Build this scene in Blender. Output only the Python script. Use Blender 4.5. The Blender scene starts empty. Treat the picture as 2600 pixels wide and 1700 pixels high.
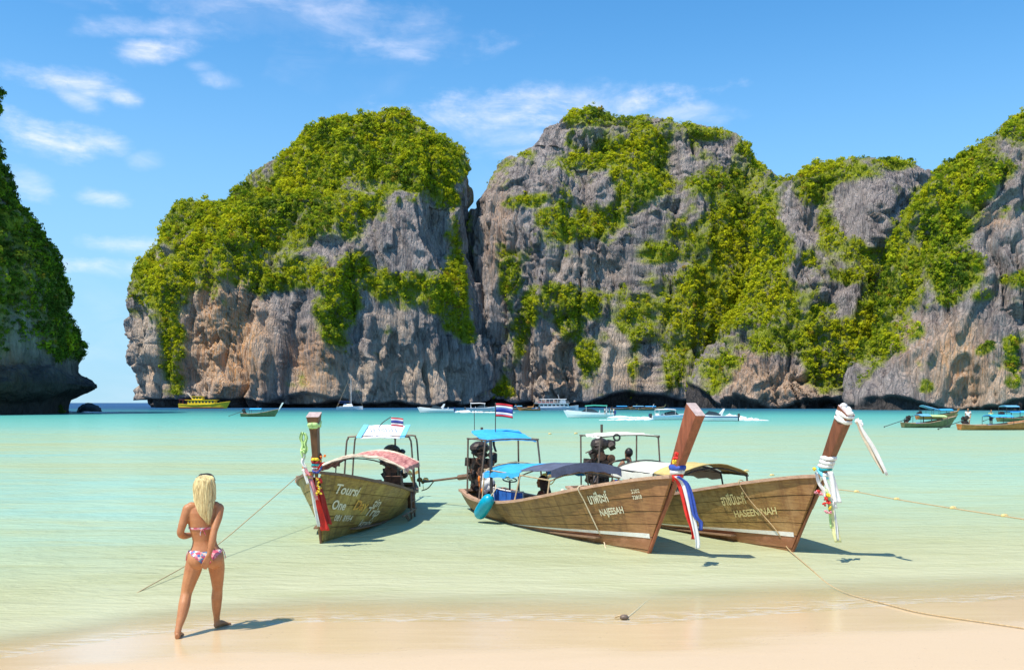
import bpy, bmesh, math, random
import numpy as np
from mathutils import Vector, Matrix, noise as mnoise

R = math.radians
scene = bpy.context.scene
COL = scene.collection

# ------------------------------------------------------------------ camera
CAM_H = 2.39          # eye height above the water, metres
F = 2400.0            # focal length in photo pixels (photo 2600 x 1700)
HZ = 1022.0           # photo row of the horizon
cam_d = bpy.data.cameras.new('camera')
cam_d.lens = F / 2600 * 36
cam_d.sensor_width = 36
cam_d.shift_y = (HZ - 850) / 2600
cam_d.clip_start = 0.1
cam_d.clip_end = 60000
cam = bpy.data.objects.new('camera', cam_d)
cam.location = (0, 0, CAM_H)
cam.rotation_euler = (R(90), 0, 0)
COL.objects.link(cam)
scene.camera = cam

# ------------------------------------------------------------------ light
SUN_DIR = Vector((-0.43, -0.37, 1.0)).normalized()     # towards the sun
sun_d = bpy.data.lights.new('sun', 'SUN')
sun_d.energy = 3.8
sun_d.angle = R(0.53)
sun_d.color = (1.0, 0.93, 0.82)
sun = bpy.data.objects.new('sun', sun_d)
sun.rotation_euler = SUN_DIR.to_track_quat('Z', 'Y').to_euler()
COL.objects.link(sun)

scene.view_settings.view_transform = 'Standard'
scene.view_settings.look = 'None'
scene.view_settings.exposure = 0.56
scene.view_settings.gamma = 1.0
scene.view_settings.use_curve_mapping = False
scene.render.engine = 'CYCLES'
scene.cycles.max_bounces = 6
scene.cycles.diffuse_bounces = 2
scene.cycles.glossy_bounces = 2
scene.cycles.transparent_max_bounces = 8
scene.cycles.use_denoising = True
scene.cycles.sample_clamp_indirect = 4


# ------------------------------------------------------------------ node helper
class NT:
    def __init__(self, tree):
        self.t = tree
        self.t.nodes.clear()

    def n(self, kind, **kw):
        nd = self.t.nodes.new(kind)
        for k, v in kw.items():
            setattr(nd, k, v)
        return nd

    def l(self, a, b):
        self.t.links.new(a, b)

    def val(self, sock, v):
        if hasattr(v, 'is_output') or isinstance(v, bpy.types.NodeSocket):
            self.l(v, sock)
        else:
            sock.default_value = v

    def math(self, op, a, b=None, c=None, clamp=False):
        nd = self.n('ShaderNodeMath', operation=op, use_clamp=clamp)
        self.val(nd.inputs[0], a)
        if b is not None:
            self.val(nd.inputs[1], b)
        if c is not None:
            self.val(nd.inputs[2], c)
        return nd.outputs[0]

    def mix(self, f, a, b, blend='MIX'):
        nd = self.n('ShaderNodeMix', data_type='RGBA', blend_type=blend)
        nd.clamp_factor = True
        self.val(nd.inputs[0], f)
        for s, v in ((nd.inputs[6], a), (nd.inputs[7], b)):
            if isinstance(v, (tuple, list)):
                v = tuple(v) + (1,) if len(v) == 3 else tuple(v)
            self.val(s, v)
        return nd.outputs[2]

    def noise(self, vec, scale, detail=4, rough=0.55, dist=0.0):
        nd = self.n('ShaderNodeTexNoise')
        if vec is not None:
            self.l(vec, nd.inputs['Vector'])
        nd.inputs['Scale'].default_value = scale
        nd.inputs['Detail'].default_value = detail
        nd.inputs['Roughness'].default_value = rough
        nd.inputs['Distortion'].default_value = dist
        return nd.outputs[0]

    def mapping(self, vec, scale=(1, 1, 1), loc=(0, 0, 0), rot=(0, 0, 0)):
        nd = self.n('ShaderNodeMapping')
        self.l(vec, nd.inputs[0])
        nd.inputs['Location'].default_value = loc
        nd.inputs['Rotation'].default_value = rot
        nd.inputs['Scale'].default_value = scale
        return nd.outputs[0]

    def rng(self, v, a, b, c=0.0, d=1.0, smooth=False):
        nd = self.n('ShaderNodeMapRange')
        if smooth:
            nd.interpolation_type = 'SMOOTHSTEP'
        self.val(nd.inputs[0], v)
        nd.inputs[1].default_value = a
        nd.inputs[2].default_value = b
        nd.inputs[3].default_value = c
        nd.inputs[4].default_value = d
        return nd.outputs[0]

    def ramp(self, v, stops, interp='LINEAR'):
        nd = self.n('ShaderNodeValToRGB')
        self.l(v, nd.inputs[0])
        cr = nd.color_ramp
        cr.interpolation = interp
        while len(cr.elements) < len(stops):
            cr.elements.new(0.5)
        for e, (p, c) in zip(cr.elements, stops):
            e.position = p
            e.color = tuple(c) + (1,)
        return nd.outputs[0]

    def bump(self, h, strength, distance, normal=None):
        nd = self.n('ShaderNodeBump')
        nd.inputs['Strength'].default_value = strength
        nd.inputs['Distance'].default_value = distance
        self.l(h, nd.inputs['Height'])
        if normal is not None:
            self.l(normal, nd.inputs['Normal'])
        return nd.outputs[0]


def lin(r, g, b):
    f = lambda c: (c / 255 / 12.92) if c / 255 <= 0.04045 else ((c / 255 + 0.055) / 1.055) ** 2.4
    return (f(r), f(g), f(b))


def newmat(name):
    m = bpy.data.materials.new(name)
    m.use_nodes = True
    t = NT(m.node_tree)
    out = t.n('ShaderNodeOutputMaterial')
    return m, t, out


MATS = {}


def pmat(name, col, rough=0.6, var=0.25, scale=6.0, stretch=(1, 1, 1), metal=0.0, bump=0.0, col2=None, obj=True, sub=0.0):
    """plain procedural material: colour broken up by noise"""
    if name in MATS:
        return MATS[name]
    m, t, out = newmat(name)
    p = t.n('ShaderNodeBsdfPrincipled')
    tc = t.n('ShaderNodeTexCoord')
    v = t.mapping(tc.outputs['Object' if obj else 'Generated'], scale=stretch)
    nz = t.noise(v, scale, 5, 0.6)
    nz2 = t.noise(v, scale * 5.3, 3, 0.6)
    f = t.math('ADD', t.math('MULTIPLY', nz, 0.7), t.math('MULTIPLY', nz2, 0.3))
    f = t.rng(f, 0.36, 0.64)
    a = tuple(c * (1 - var) for c in col)
    b = tuple(min(1, c * (1 + var)) for c in (col2 or col))
    c = t.mix(f, a, b)
    t.l(c, p.inputs['Base Color'])
    p.inputs['Roughness'].default_value = rough
    p.inputs['Metallic'].default_value = metal
    if bump:
        t.l(t.bump(f, 0.6, bump), p.inputs['Normal'])
    t.l(p.outputs[0], out.inputs[0])
    MATS[name] = m
    return m


# ------------------------------------------------------------------ objects helpers
def W(u, v):
    """photo pixel on the water plane -> world xy"""
    y = CAM_H * F / (v - HZ)
    return ((u - 1300) / F * y, y)


def P(u, v, y):
    return Vector(((u - 1300) / F * y, y, CAM_H - (v - HZ) / F * y))


def tag(o, label, cat, group=None, kind=None):
    o['label'] = label
    if cat:
        o['category'] = cat
    if group:
        o['group'] = group
    if kind:
        o['kind'] = kind
    return o


def empty(name, loc=(0, 0, 0), rz=0.0, label=None, cat=None, group=None):
    o = bpy.data.objects.new(name, None)
    o.empty_display_size = 0.2
    o.location = loc
    o.rotation_euler = (0, 0, rz)
    COL.objects.link(o)
    if label:
        tag(o, label, cat, group)
    return o


def link(name, me, mat=None, parent=None, loc=None, rot=None):
    o = bpy.data.objects.new(name, me)
    COL.objects.link(o)
    if mat is not None and len(me.materials) == 0:
        me.materials.append(mat)
    if parent is not None:
        o.parent = parent
    if loc is not None:
        o.location = loc
    if rot is not None:
        o.rotation_euler = rot
    return o


def fastmesh(name, V, Fa, smooth=False):
    """V (n,3) array, Fa (m,k) int array"""
    me = bpy.data.meshes.new(name)
    V = np.ascontiguousarray(V, dtype=np.float32)
    Fa = np.ascontiguousarray(Fa, dtype=np.int32)
    k = Fa.shape[1]
    me.vertices.add(len(V))
    me.vertices.foreach_set('co', V.ravel())
    me.loops.add(Fa.size)
    me.loops.foreach_set('vertex_index', Fa.ravel())
    me.polygons.add(len(Fa))
    me.polygons.foreach_set('loop_start', np.arange(0, Fa.size, k, dtype=np.int32))
    me.polygons.foreach_set('loop_total', np.full(len(Fa), k, dtype=np.int32))
    me.update(calc_edges=True)
    if smooth:
        me.polygons.foreach_set('use_smooth', np.ones(len(Fa), dtype=bool))
    return me


def attr_f(me, name, data):
    a = me.attributes.new(name, 'FLOAT', 'POINT')
    a.data.foreach_set('value', np.ascontiguousarray(data, dtype=np.float32))


def attr_c(me, name, data):
    a = me.attributes.new(name, 'FLOAT_COLOR', 'POINT')
    d = np.ones((len(data), 4), dtype=np.float32)
    d[:, :3] = data
    a.data.foreach_set('color', d.ravel())


def grid_faces(nr, nc, wrap=False):
    i = np.arange(nr - 1)[:, None]
    j = np.arange(nc if wrap else nc - 1)[None, :]
    j2 = (j + 1) % nc
    a = i * nc + j
    b = i * nc + j2
    c = (i + 1) * nc + j2
    d = (i + 1) * nc + j
    return np.stack([a, b, c, d], -1).reshape(-1, 4)


# ------------------------------------------------------------------ numpy noise
def _hash(ix, iy, iz, seed):
    h = (ix.astype(np.uint32) * np.uint32(374761393) + iy.astype(np.uint32) * np.uint32(668265263)
         + iz.astype(np.uint32) * np.uint32(2147483647 - 1274126177 % 1000) + np.uint32(seed * 974711 % 4294967295))
    h = (h ^ (h >> np.uint32(13))) * np.uint32(1274126177)
    h ^= h >> np.uint32(16)
    h *= np.uint32(2246822519)
    h ^= h >> np.uint32(13)
    return (h & np.uint32(0xffffff)).astype(np.float32) / np.float32(0xffffff)


def vnoise(p, seed=0):
    p = p.astype(np.float32)
    f0 = np.floor(p)
    fr = p - f0
    w = fr * fr * fr * (fr * (fr * 6 - 15) + 10)
    i = f0.astype(np.int32)
    x0, y0, z0 = i[:, 0], i[:, 1], i[:, 2]
    r = 0
    for dx in (0, 1):
        wx = w[:, 0] if dx else 1 - w[:, 0]
        for dy in (0, 1):
            wy = w[:, 1] if dy else 1 - w[:, 1]
            for dz in (0, 1):
                wz = w[:, 2] if dz else 1 - w[:, 2]
                r = r + _hash(x0 + dx, y0 + dy, z0 + dz, seed) * (wx * wy * wz)
    return r * 2 - 1


def fbm(p, octv=4, seed=0, gain=0.5):
    a, s, r = 1.0, 0.0, 0
    q = p.astype(np.float32)
    for o in range(octv):
        r = r + a * vnoise(q, seed + o)
        s += a
        a *= gain
        q = q * 2.03 + 17.3
    return r / s


def ridged(p, octv=3, seed=0, gain=0.5):
    a, s, r = 1.0, 0.0, 0
    q = p.astype(np.float32)
    for o in range(octv):
        r = r + a * (1 - np.abs(vnoise(q, seed + o)))
        s += a
        a *= gain
        q = q * 2.1 + 9.1
    return r / s


def sstep(x, a, b):
    t = np.clip((x - a) / (b - a), 0, 1)
    return t * t * (3 - 2 * t)


def curve_pts(pts, n=24):
    """smooth Catmull-Rom polyline through pts"""
    P_ = [Vector(p) for p in pts]
    P_ = [P_[0] * 2 - P_[1]] + P_ + [P_[-1] * 2 - P_[-2]]
    out_ = []
    segs = len(P_) - 3
    for i in range(segs):
        a, b, c, d = P_[i:i + 4]
        m = max(2, n // segs)
        for k in range(m):
            u = k / m
            out_.append(0.5 * ((2 * b) + (c - a) * u + (2 * a - 5 * b + 4 * c - d) * u * u + (3 * b - a - 3 * c + d) * u ** 3))
    out_.append(P_[-2])
    return out_


# ------------------------------------------------------------------ sky
world = bpy.data.worlds.new('World')
scene.world = world
world.use_nodes = True
t = NT(world.node_tree)
wout = t.n('ShaderNodeOutputWorld')
bg = t.n('ShaderNodeBackground')
sky = t.n('ShaderNodeTexSky', sky_type='NISHITA')
sky.sun_disc = False
sky.sun_elevation = math.asin(SUN_DIR.z)
sky.sun_rotation = math.atan2(SUN_DIR.x, SUN_DIR.y)
sky.air_density = 1.0
sky.dust_density = 0.0
sky.ozone_density = 2.2
tc = t.n('ShaderNodeTexCoord')
sep = t.n('ShaderNodeSeparateXYZ')
t.l(tc.outputs['Generated'], sep.inputs[0])
az = t.math('ARCTAN2', sep.outputs[0], sep.outputs[1])
el = t.math('ARCSINE', sep.outputs[2])
comb = t.n('ShaderNodeCombineXYZ')
t.l(az, comb.inputs[0])
t.l(el, comb.inputs[1])
pv = comb.outputs[0]
wisp = t.noise(t.mapping(pv, (9, 26, 1), rot=(0, 0, R(8))), 1.0, 7, 0.62, 0.7)
warp = t.noise(t.mapping(pv, (18, 34, 1), loc=(3, 1, 0)), 1.0, 6, 0.62)
warp = t.math('MULTIPLY', t.math('SUBTRACT', warp, 0.5), 2.6)
# (display px x, y, rx, ry, tilt deg, strength) of the clouds seen
CL = [(650, 40, 420, 45, 3, .5), (380, 62, 160, 22, -8, .5), (345, 115, 85, 24, -10, .8), (160, 188, 105, 24, 0, 1.0), (160, 215, 60, 22, 20, .6),
      (290, 224, 40, 18, 10, .8), (110, 320, 100, 32, 12, 1.15), (240, 335, 55, 22, 8, .9), (505, 188, 45, 18, 0, .9),
      (465, 155, 30, 10, 0, .5), (235, 456, 48, 17, 5, .75), (70, 430, 45, 24, 20, .7), (325, 570, 110, 20, 0, .55), (270, 625, 140, 17, 2, .85),
      (335, 375, 40, 18, 0, .4), (1230, 260, 330, 46, -3, 1.05), (1180, 320, 200, 40, 5, .7), (930, 105, 130, 30, 0, .5), (1590, 268, 110, 26, 0, .5), (700, 20, 300, 26, 0, .55)]
msk = None
for (cx, cy, rx, ry, tilt, st) in CL:
    u0, v0 = cx * 1.0924, cy * 1.0924
    a0 = math.atan2(u0 - 1300, F)
    e0 = math.atan2(-(v0 - HZ), math.hypot(F, u0 - 1300))
    rx, ry = rx * 1.0924 / F * 1.15, ry * 1.0924 / F * 1.25
    mp = t.mapping(pv, (1, 1, 1), loc=(-a0, -e0, 0))
    mp = t.mapping(mp, (1, 1, 1), rot=(0, 0, R(tilt)))
    mp = t.mapping(mp, (1 / rx, 1 / ry, 1))
    ln = t.n('ShaderNodeVectorMath', operation='LENGTH')
    t.l(mp, ln.inputs[0])
    d = t.math('ADD', ln.outputs['Value'], t.math('MULTIPLY', warp, 0.8))
    m = t.math('MULTIPLY', t.rng(d, 1.15, 0.05, 0, 1, True), st)
    msk = m if msk is None else t.math('MAXIMUM', msk, m)
wf = t.rng(wisp, 0.36, 0.62)
wf2 = t.rng(t.noise(t.mapping(pv, (30, 75, 1), loc=(1, 4, 0), rot=(0, 0, R(10))), 1.0, 6, 0.65, 0.6), 0.30, 0.62)
msk = t.math('MULTIPLY', msk, t.math('ADD', t.math('MULTIPLY', t.math('MULTIPLY', wf, t.math('ADD', t.math('MULTIPLY', wf2, .6), .4)), 0.85), 0.15))
# thin veil of the same wisps over the rest of the sky
veil = t.rng(t.noise(t.mapping(pv, (2.2, 6, 1)), 1.0, 5, 0.6, 0.5), 0.55, 0.85, 0, 0.35)
veil = t.math('MULTIPLY', veil, wf)
msk = t.math('MAXIMUM', msk, veil)
msk = t.math('MULTIPLY', msk, 0.74, clamp=True)
hs = t.n('ShaderNodeHueSaturation')
hs.inputs['Saturation'].default_value = 1.12
hs.inputs['Value'].default_value = 1.0
t.l(sky.outputs[0], hs.inputs['Color'])
tint = t.mix(1.0, hs.outputs[0], (0.50, 0.88, 1.0), 'MULTIPLY')
hz = t.rng(el, 0.42, 0.0, 0.0, 0.85, True)
tint = t.mix(hz, tint, (1.85, 3.05, 4.35))
skyc = t.mix(msk, tint, (6.2, 5.9, 6.3))
t.l(skyc, bg.inputs['Color'])
bg.inputs['Strength'].default_value = 0.145
t.l(bg.outputs[0], wout.inputs[0])


# ------------------------------------------------------------------ sand and sea
SH_X = [-40, -8, -4.9, -3.95, -2.9, -2.1, 1.24, 2.5, 4.13, 6.3, 12, 60]
SH_Y = [4.0, 6.6, 8.65, 9.6, 10.15, 10.4, 10.45, 10.84, 11.2, 11.6, 12.3, 15]


def shore(x):
    return np.interp(x, SH_X, SH_Y)


def sand_z(x, y):
    d = y - shore(x)
    up = np.where(d < 0, -d * 0.022 + 0.004 * np.clip(-d, 0, 30) ** 2 * 0.4, 0)
    dn = np.where(d > 0, d * 0.03 + np.clip(d - 4, 0, 1e9) * 0.018, 0)
    dn = np.minimum(dn, 0.9 + 0.02 * np.clip(d - 20, 0, 1e9))
    dn = np.minimum(dn, 14)
    r = 0.006 * fbm(np.stack([x * 0.55, y * 1.1, x * 0], -1), 3, 5) + 0.012 * fbm(np.stack([x * 0.12, y * 0.2, x * 0 + 3], -1), 2, 8)
    return up - dn + r * sstep(-np.abs(d), -12, -0.0) + 0.004


ys = np.concatenate([np.linspace(-30, 4, 18), np.linspace(4.3, 13, 90), np.geomspace(13.2, 40, 50), np.geomspace(42, 26000, 50)])
xs = np.concatenate([-np.geomspace(26000, 13, 40), np.linspace(-12.5, 12.5, 130), np.geomspace(13, 26000, 40)])
YY, XX = np.meshgrid(ys, xs, indexing='ij')
ZZ = sand_z(XX.ravel(), YY.ravel())
me = fastmesh('sand', np.stack([XX.ravel(), YY.ravel(), ZZ], -1), grid_faces(len(ys), len(xs)), True)
m_sand, t, out = newmat('wet_sand')
p = t.n('ShaderNodeBsdfPrincipled')
geo = t.n('ShaderNodeNewGeometry')
pos = geo.outputs['Position']
sp = t.n('ShaderNodeSeparateXYZ')
t.l(pos, sp.inputs[0])
n1 = t.noise(t.mapping(pos, (0.35, 1.2, 1)), 1.0, 5, 0.55)
n2 = t.noise(pos, 60, 3, 0.6)
n3 = t.noise(t.mapping(pos, (0.9, 5.0, 1)), 1.0, 5, 0.6)
dry = t.rng(t.math('ADD', sp.outputs[2], t.math('MULTIPLY', t.math('SUBTRACT', n1, 0.5), 0.035)), 0.024, 0.044, 0, 1, True)
wetc = t.mix(n3, (0.70, 0.505, 0.285), (0.76, 0.56, 0.32))
c = t.mix(dry, wetc, (0.66, 0.49, 0.305))
c = t.mix(t.rng(n2, 0.3, 0.8, 0, 0.22), c, (0.42, 0.3, 0.19))
c = t.mix(t.rng(t.noise(pos, 22, 2, 0.5), 0.70, 0.76, 0, 0.5), c, (0.34, 0.25, 0.17))
t.l(c, p.inputs['Base Color'])
t.l(t.rng(t.math('ADD', dry, t.math('MULTIPLY', t.math('SUBTRACT', n3, 0.5), 0.5)), 0.0, 1.0, 0.17, 0.62), p.inputs['Roughness'])
p.inputs['Specular IOR Level'].default_value = 0.5
hh = t.math('ADD', t.math('MULTIPLY', n3, 0.8), t.math('MULTIPLY', n2, 0.12))
t.l(t.bump(hh, 0.35, 0.012), p.inputs['Normal'])
t.l(p.outputs[0], out.inputs[0])
o = link('beach_sand', me, m_sand)
tag(o, 'pale wet sand of the beach sloping down under the clear water', 'beach', kind='structure')

ys = np.concatenate([np.linspace(2, 6, 5), np.linspace(6.5, 14, 50), np.geomspace(14.3, 1000, 130), np.geomspace(1050, 26000, 14)])
xs = np.concatenate([-np.geomspace(26000, 15, 60), np.linspace(-14, 14, 61), np.geomspace(15, 26000, 60)])
YY, XX = np.meshgrid(ys, xs, indexing='ij')
x_, y_ = XX.ravel(), YY.ravel()
me = fastmesh('sea', np.stack([x_, y_, x_ * 0], -1), grid_faces(len(ys), len(xs)), True)
dd = np.clip(y_ - (shore(x_) - 10.4), 9.02, None)
attr_f(me, 'offshore', (np.log(dd) - math.log(9)) / (math.log(600) - math.log(9)))
attr_f(me, 'depth', np.clip(-sand_z(x_, y_), -0.2, 20))
m_sea, t, out = newmat('sea_water')
at = t.n('ShaderNodeAttribute', attribute_name='offshore')
ad = t.n('ShaderNodeAttribute', attribute_name='depth')
geo = t.n('ShaderNodeNewGeometry')
pos = geo.outputs['Position']
spx = t.n('ShaderNodeSeparateXYZ')
t.l(pos, spx.inputs[0])
s1 = t.noise(t.mapping(pos, (0.035, 0.16, 1), rot=(0, 0, R(-3))), 1.0, 5, 0.6, 0.6)
s2 = t.noise(t.mapping(pos, (0.35, 1.3, 1), rot=(0, 0, R(4))), 1.0, 5, 0.6, 0.4)
s3 = t.noise(t.mapping(pos, (0.012, 0.06, 1), loc=(4, 2, 0)), 1.0, 4, 0.6)
q = t.math('ADD', at.outputs['Fac'], t.math('MULTIPLY', t.math('SUBTRACT', s3, 0.5), 0.05))
K = 1.0


def wc(r, g, b, k=1.0):
    return tuple(c * k * 0.69 for c in lin(r, g, b))


body = t.ramp(q, [(0.0, wc(252, 240, 204)), (0.06, wc(243, 242, 196)), (0.115, wc(234, 239, 188)), (0.19, wc(214, 238, 198)), (0.30, wc(192, 233, 206)),
                  (0.42, wc(200, 229, 192)), (0.50, wc(186, 226, 194)), (0.585, wc(150, 220, 202)), (0.70, wc(112, 204, 192)), (0.78, wc(86, 166, 168)),
                  (0.85, wc(60, 124, 148)), (0.93, wc(50, 98, 148))])
aqua = wc(168, 230, 220)
oliv = wc(214, 218, 160)
band = t.math('MULTIPLY', t.rng(q, 0.12, 0.24, 0, 1, True), t.rng(q, 0.60, 0.48, 0, 1, True))
lft = t.rng(spx.outputs[0], 2, -9, 0.25, 1.0, True)
k1 = t.math('MULTIPLY', t.math('MULTIPLY', t.rng(s1, 0.47, 0.66, 0, 0.6, True), band), lft)
body = t.mix(k1, body, aqua)
k2 = t.math('MULTIPLY', t.rng(s1, 0.47, 0.32, 0, 0.5, True), band)
body = t.mix(k2, body, oliv)
k3 = t.math('MULTIPLY', t.rng(s2, 0.48, 0.70, 0, 0.5), t.rng(q, 0.62, 0.5, 0, 1, True))
body = t.mix(k3, body, oliv)
b1 = t.noise(t.mapping(pos, (1.1, 3.6, 1), rot=(0, 0, R(-6))), 1.0, 5, 0.62, 0.5)
b2 = t.noise(t.mapping(pos, (0.22, 0.8, 1), rot=(0, 0, R(5))), 1.0, 5, 0.6, 0.3)
b3 = t.noise(t.mapping(pos, (3.2, 13, 1)), 1.0, 4, 0.65, 0.4)
far = t.rng(at.outputs['Fac'], 0.15, 0.6)
hgt = t.math('ADD', t.math('MULTIPLY', b1, 0.55), t.math('ADD', t.math('MULTIPLY', b2, t.math('ADD', t.math('MULTIPLY', far, 2.0), 0.6)), t.math('MULTIPLY', b3, 0.20)))
calm = t.rng(ad.outputs['Fac'], 0.0, 0.12, 0.12, 1.0)
nm = t.bump(t.math('MULTIPLY', hgt, calm), 0.80, 0.30)
df = t.n('ShaderNodeBsdfDiffuse')
t.l(body, df.inputs['Color'])
t.l(nm, df.inputs['Normal'])
tr = t.n('ShaderNodeBsdfTransparent')
tr.inputs['Color'].default_value = (0.97, 0.985, 0.93, 1)
f_op = t.math('ADD', t.rng(ad.outputs['Fac'], 0.0, 0.055, 0.0, 0.82, True), t.rng(ad.outputs['Fac'], 0.1, 0.6, 0, 0.16))
mx = t.n('ShaderNodeMixShader')
t.l(f_op, mx.inputs[0])
t.l(tr.outputs[0], mx.inputs[1])
t.l(df.outputs[0], mx.inputs[2])
foam = t.math('MULTIPLY', t.rng(ad.outputs['Fac'], 0.020, 0.001, 0, 1, True), t.rng(t.noise(t.mapping(pos, (1.5, 6, 1)), 2.0, 6, 0.7, 0.6), 0.46, 0.60))
fd_ = t.n('ShaderNodeBsdfDiffuse')
fd_.inputs['Color'].default_value = (0.80, 0.74, 0.64, 1)
mxf = t.n('ShaderNodeMixShader')
t.l(t.math('MULTIPLY', foam, 0.5), mxf.inputs[0])
t.l(mx.outputs[0], mxf.inputs[1])
t.l(fd_.outputs[0], mxf.inputs[2])
mx = mxf
gl = t.n('ShaderNodeBsdfGlossy')
gl.inputs['Roughness'].default_value = 0.06
t.l(nm, gl.inputs['Normal'])
fr = t.n('ShaderNodeFresnel')
fr.inputs['IOR'].default_value = 1.33
t.l(nm, fr.inputs['Normal'])
fz = t.math('MINIMUM', t.math('MULTIPLY', fr.outputs[0], 0.42), 0.15)
mx2 = t.n('ShaderNodeMixShader')
t.l(fz, mx2.inputs[0])
t.l(mx.outputs[0], mx2.inputs[1])
t.l(gl.outputs[0], mx2.inputs[2])
t.l(mx2.outputs[0], out.inputs[0])
o = link('sea_water', me, m_sea)
tag(o, 'clear shallow sea turning from yellow green to turquoise', 'water', kind='structure')

# ------------------------------------------------------------------ cliffs
def d2t(pts):
    return [(x * 1.0924, y * 1.0924) for x, y in pts]


Z2 = lambda x, y, rx, ry, a=0, s=1.0: (300 + x / 1.898, 240 + y / 1.898, rx / 1.898, ry / 1.898, a, s)
Z3 = lambda x, y, rx, ry, a=0, s=1.0: (1150 + x / 1.8976, 240 + y / 1.8976, rx / 1.8976, ry / 1.8976, a, s)
Z4 = lambda x, y, rx, ry, a=0, s=1.0: (1800 + x / 1.8525, 240 + y / 1.8525, rx / 1.8525, ry / 1.8525, a, s)


def patches(lst, u, v):
    r = np.zeros_like(u)
    for (cx, cy, rx, ry, a, s) in lst:
        ca, sa = math.cos(R(a)), math.sin(R(a))
        dx, dy = u - cx, v - cy
        e = np.sqrt(((dx * ca + dy * sa) / rx) ** 2 + ((-dx * sa + dy * ca) / ry) ** 2)
        r = np.maximum(r, s * np.clip(1.6 - e, 0, 1))
    return r


# rock
m_rock, t, out = newmat('limestone')
p = t.n('ShaderNodeBsdfPrincipled')
geo = t.n('ShaderNodeNewGeometry')
pos = geo.outputs['Position']
wa = t.n('ShaderNodeAttribute', attribute_name='warm')
ca_ = t.n('ShaderNodeAttribute', attribute_name='cream')
gr = t.n('ShaderNodeAttribute', attribute_name='moss')
fine = t.noise(pos, 0.55, 5, 0.65)
mid = t.noise(t.mapping(pos, (0.12, 0.12, 0.07)), 1.0, 5, 0.65, 0.6)
strk = t.noise(t.mapping(pos, (0.42, 0.42, 0.028)), 1.0, 5, 0.65, 0.3)
strk2 = t.noise(t.mapping(pos, (1.1, 1.1, 0.05), loc=(9, 2, 1)), 1.0, 3, 0.6)
g = t.mix(t.rng(mid, 0.35, 0.65), (0.23, 0.19, 0.175), (0.44, 0.37, 0.33))
g = t.mix(t.rng(fine, 0.30, 0.70, 0, 0.55), g, (0.55, 0.465, 0.41))
g = t.mix(t.rng(strk, 0.48, 0.62, 0, 0.75), g, (0.12, 0.105, 0.11))
cr = t.mix(t.rng(strk2, 0.3, 0.7), (0.74, 0.58, 0.43), (0.50, 0.36, 0.25))
cr = t.mix(t.rng(fine, 0.4, 0.7, 0, 0.5), cr, (0.80, 0.66, 0.52))
og = t.mix(t.rng(strk2, 0.35, 0.65), (0.70, 0.34, 0.13), (0.78, 0.52, 0.32))
og = t.mix(t.rng(strk, 0.52, 0.66, 0, 0.7), og, (0.24, 0.19, 0.17))
f1 = t.math('MULTIPLY', ca_.outputs['Fac'], t.rng(t.math('ADD', strk, t.math('MULTIPLY', mid, 0.5)), 1.16, 0.84, 0, 1.0))
c = t.mix(f1, g, cr)
f2 = t.math('MULTIPLY', wa.outputs['Fac'], t.rng(t.math('ADD', strk2, t.math('MULTIPLY', mid, 0.4)), 0.95, 0.6, 0.1, 1.0))
c = t.mix(f2, c, og)
mossc = t.mix(fine, (0.20, 0.25, 0.020), (0.36, 0.385, 0.03))
c = t.mix(t.math('MULTIPLY', gr.outputs['Fac'], t.rng(t.math('ADD', t.math('MULTIPLY', fine, .5), t.math('MULTIPLY', mid, .5)), 0.36, 0.50, 0.0, 1.0)), c, mossc)
td = t.n('ShaderNodeAttribute', attribute_name='tide_shade')
c = t.mix(t.math('MULTIPLY', td.outputs['Fac'], 0.9), c, t.mix(fine, (0.025, 0.025, 0.028), (0.075, 0.068, 0.062)))  # near-black colour: painted shade of notch and islet foot, with tidal stain
t.l(c, p.inputs['Base Color'])
p.inputs['Roughness'].default_value = 0.95
p.inputs['Specular IOR Level'].default_value = 0.15
vor = t.n('ShaderNodeTexVoronoi', feature='DISTANCE_TO_EDGE')
t.l(t.mapping(pos, (0.55, 0.55, 0.07)), vor.inputs['Vector'])
vor.inputs['Scale'].default_value = 1.0
hh = t.math('ADD', t.math('MULTIPLY', t.noise(t.mapping(pos, (1.0, 1.0, 0.20)), 1.0, 6, 0.68, 0.4), 1.0), t.math('MULTIPLY', t.math('MINIMUM', vor.outputs['Distance'], 0.15), 1.6))
t.l(t.bump(hh, 1.0, 2.2), p.inputs['Normal'])
t.l(p.outputs[0], out.inputs[0])

# foliage
m_leaf, t, out = newmat('cliff_foliage')
ac = t.n('ShaderNodeAttribute', attribute_name='leaf')
df = t.n('ShaderNodeBsdfDiffuse')
trl = t.n('ShaderNodeBsdfTranslucent')
t.l(ac.outputs['Color'], df.inputs['Color'])
t.l(ac.outputs['Color'], trl.inputs['Color'])
mx = t.n('ShaderNodeMixShader')
mx.inputs[0].default_value = 0.38
t.l(df.outputs[0], mx.inputs[1])
t.l(trl.outputs[0], mx.inputs[2])
t.l(mx.outputs[0], out.inputs[0])

rngN = np.random.default_rng(11)


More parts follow.
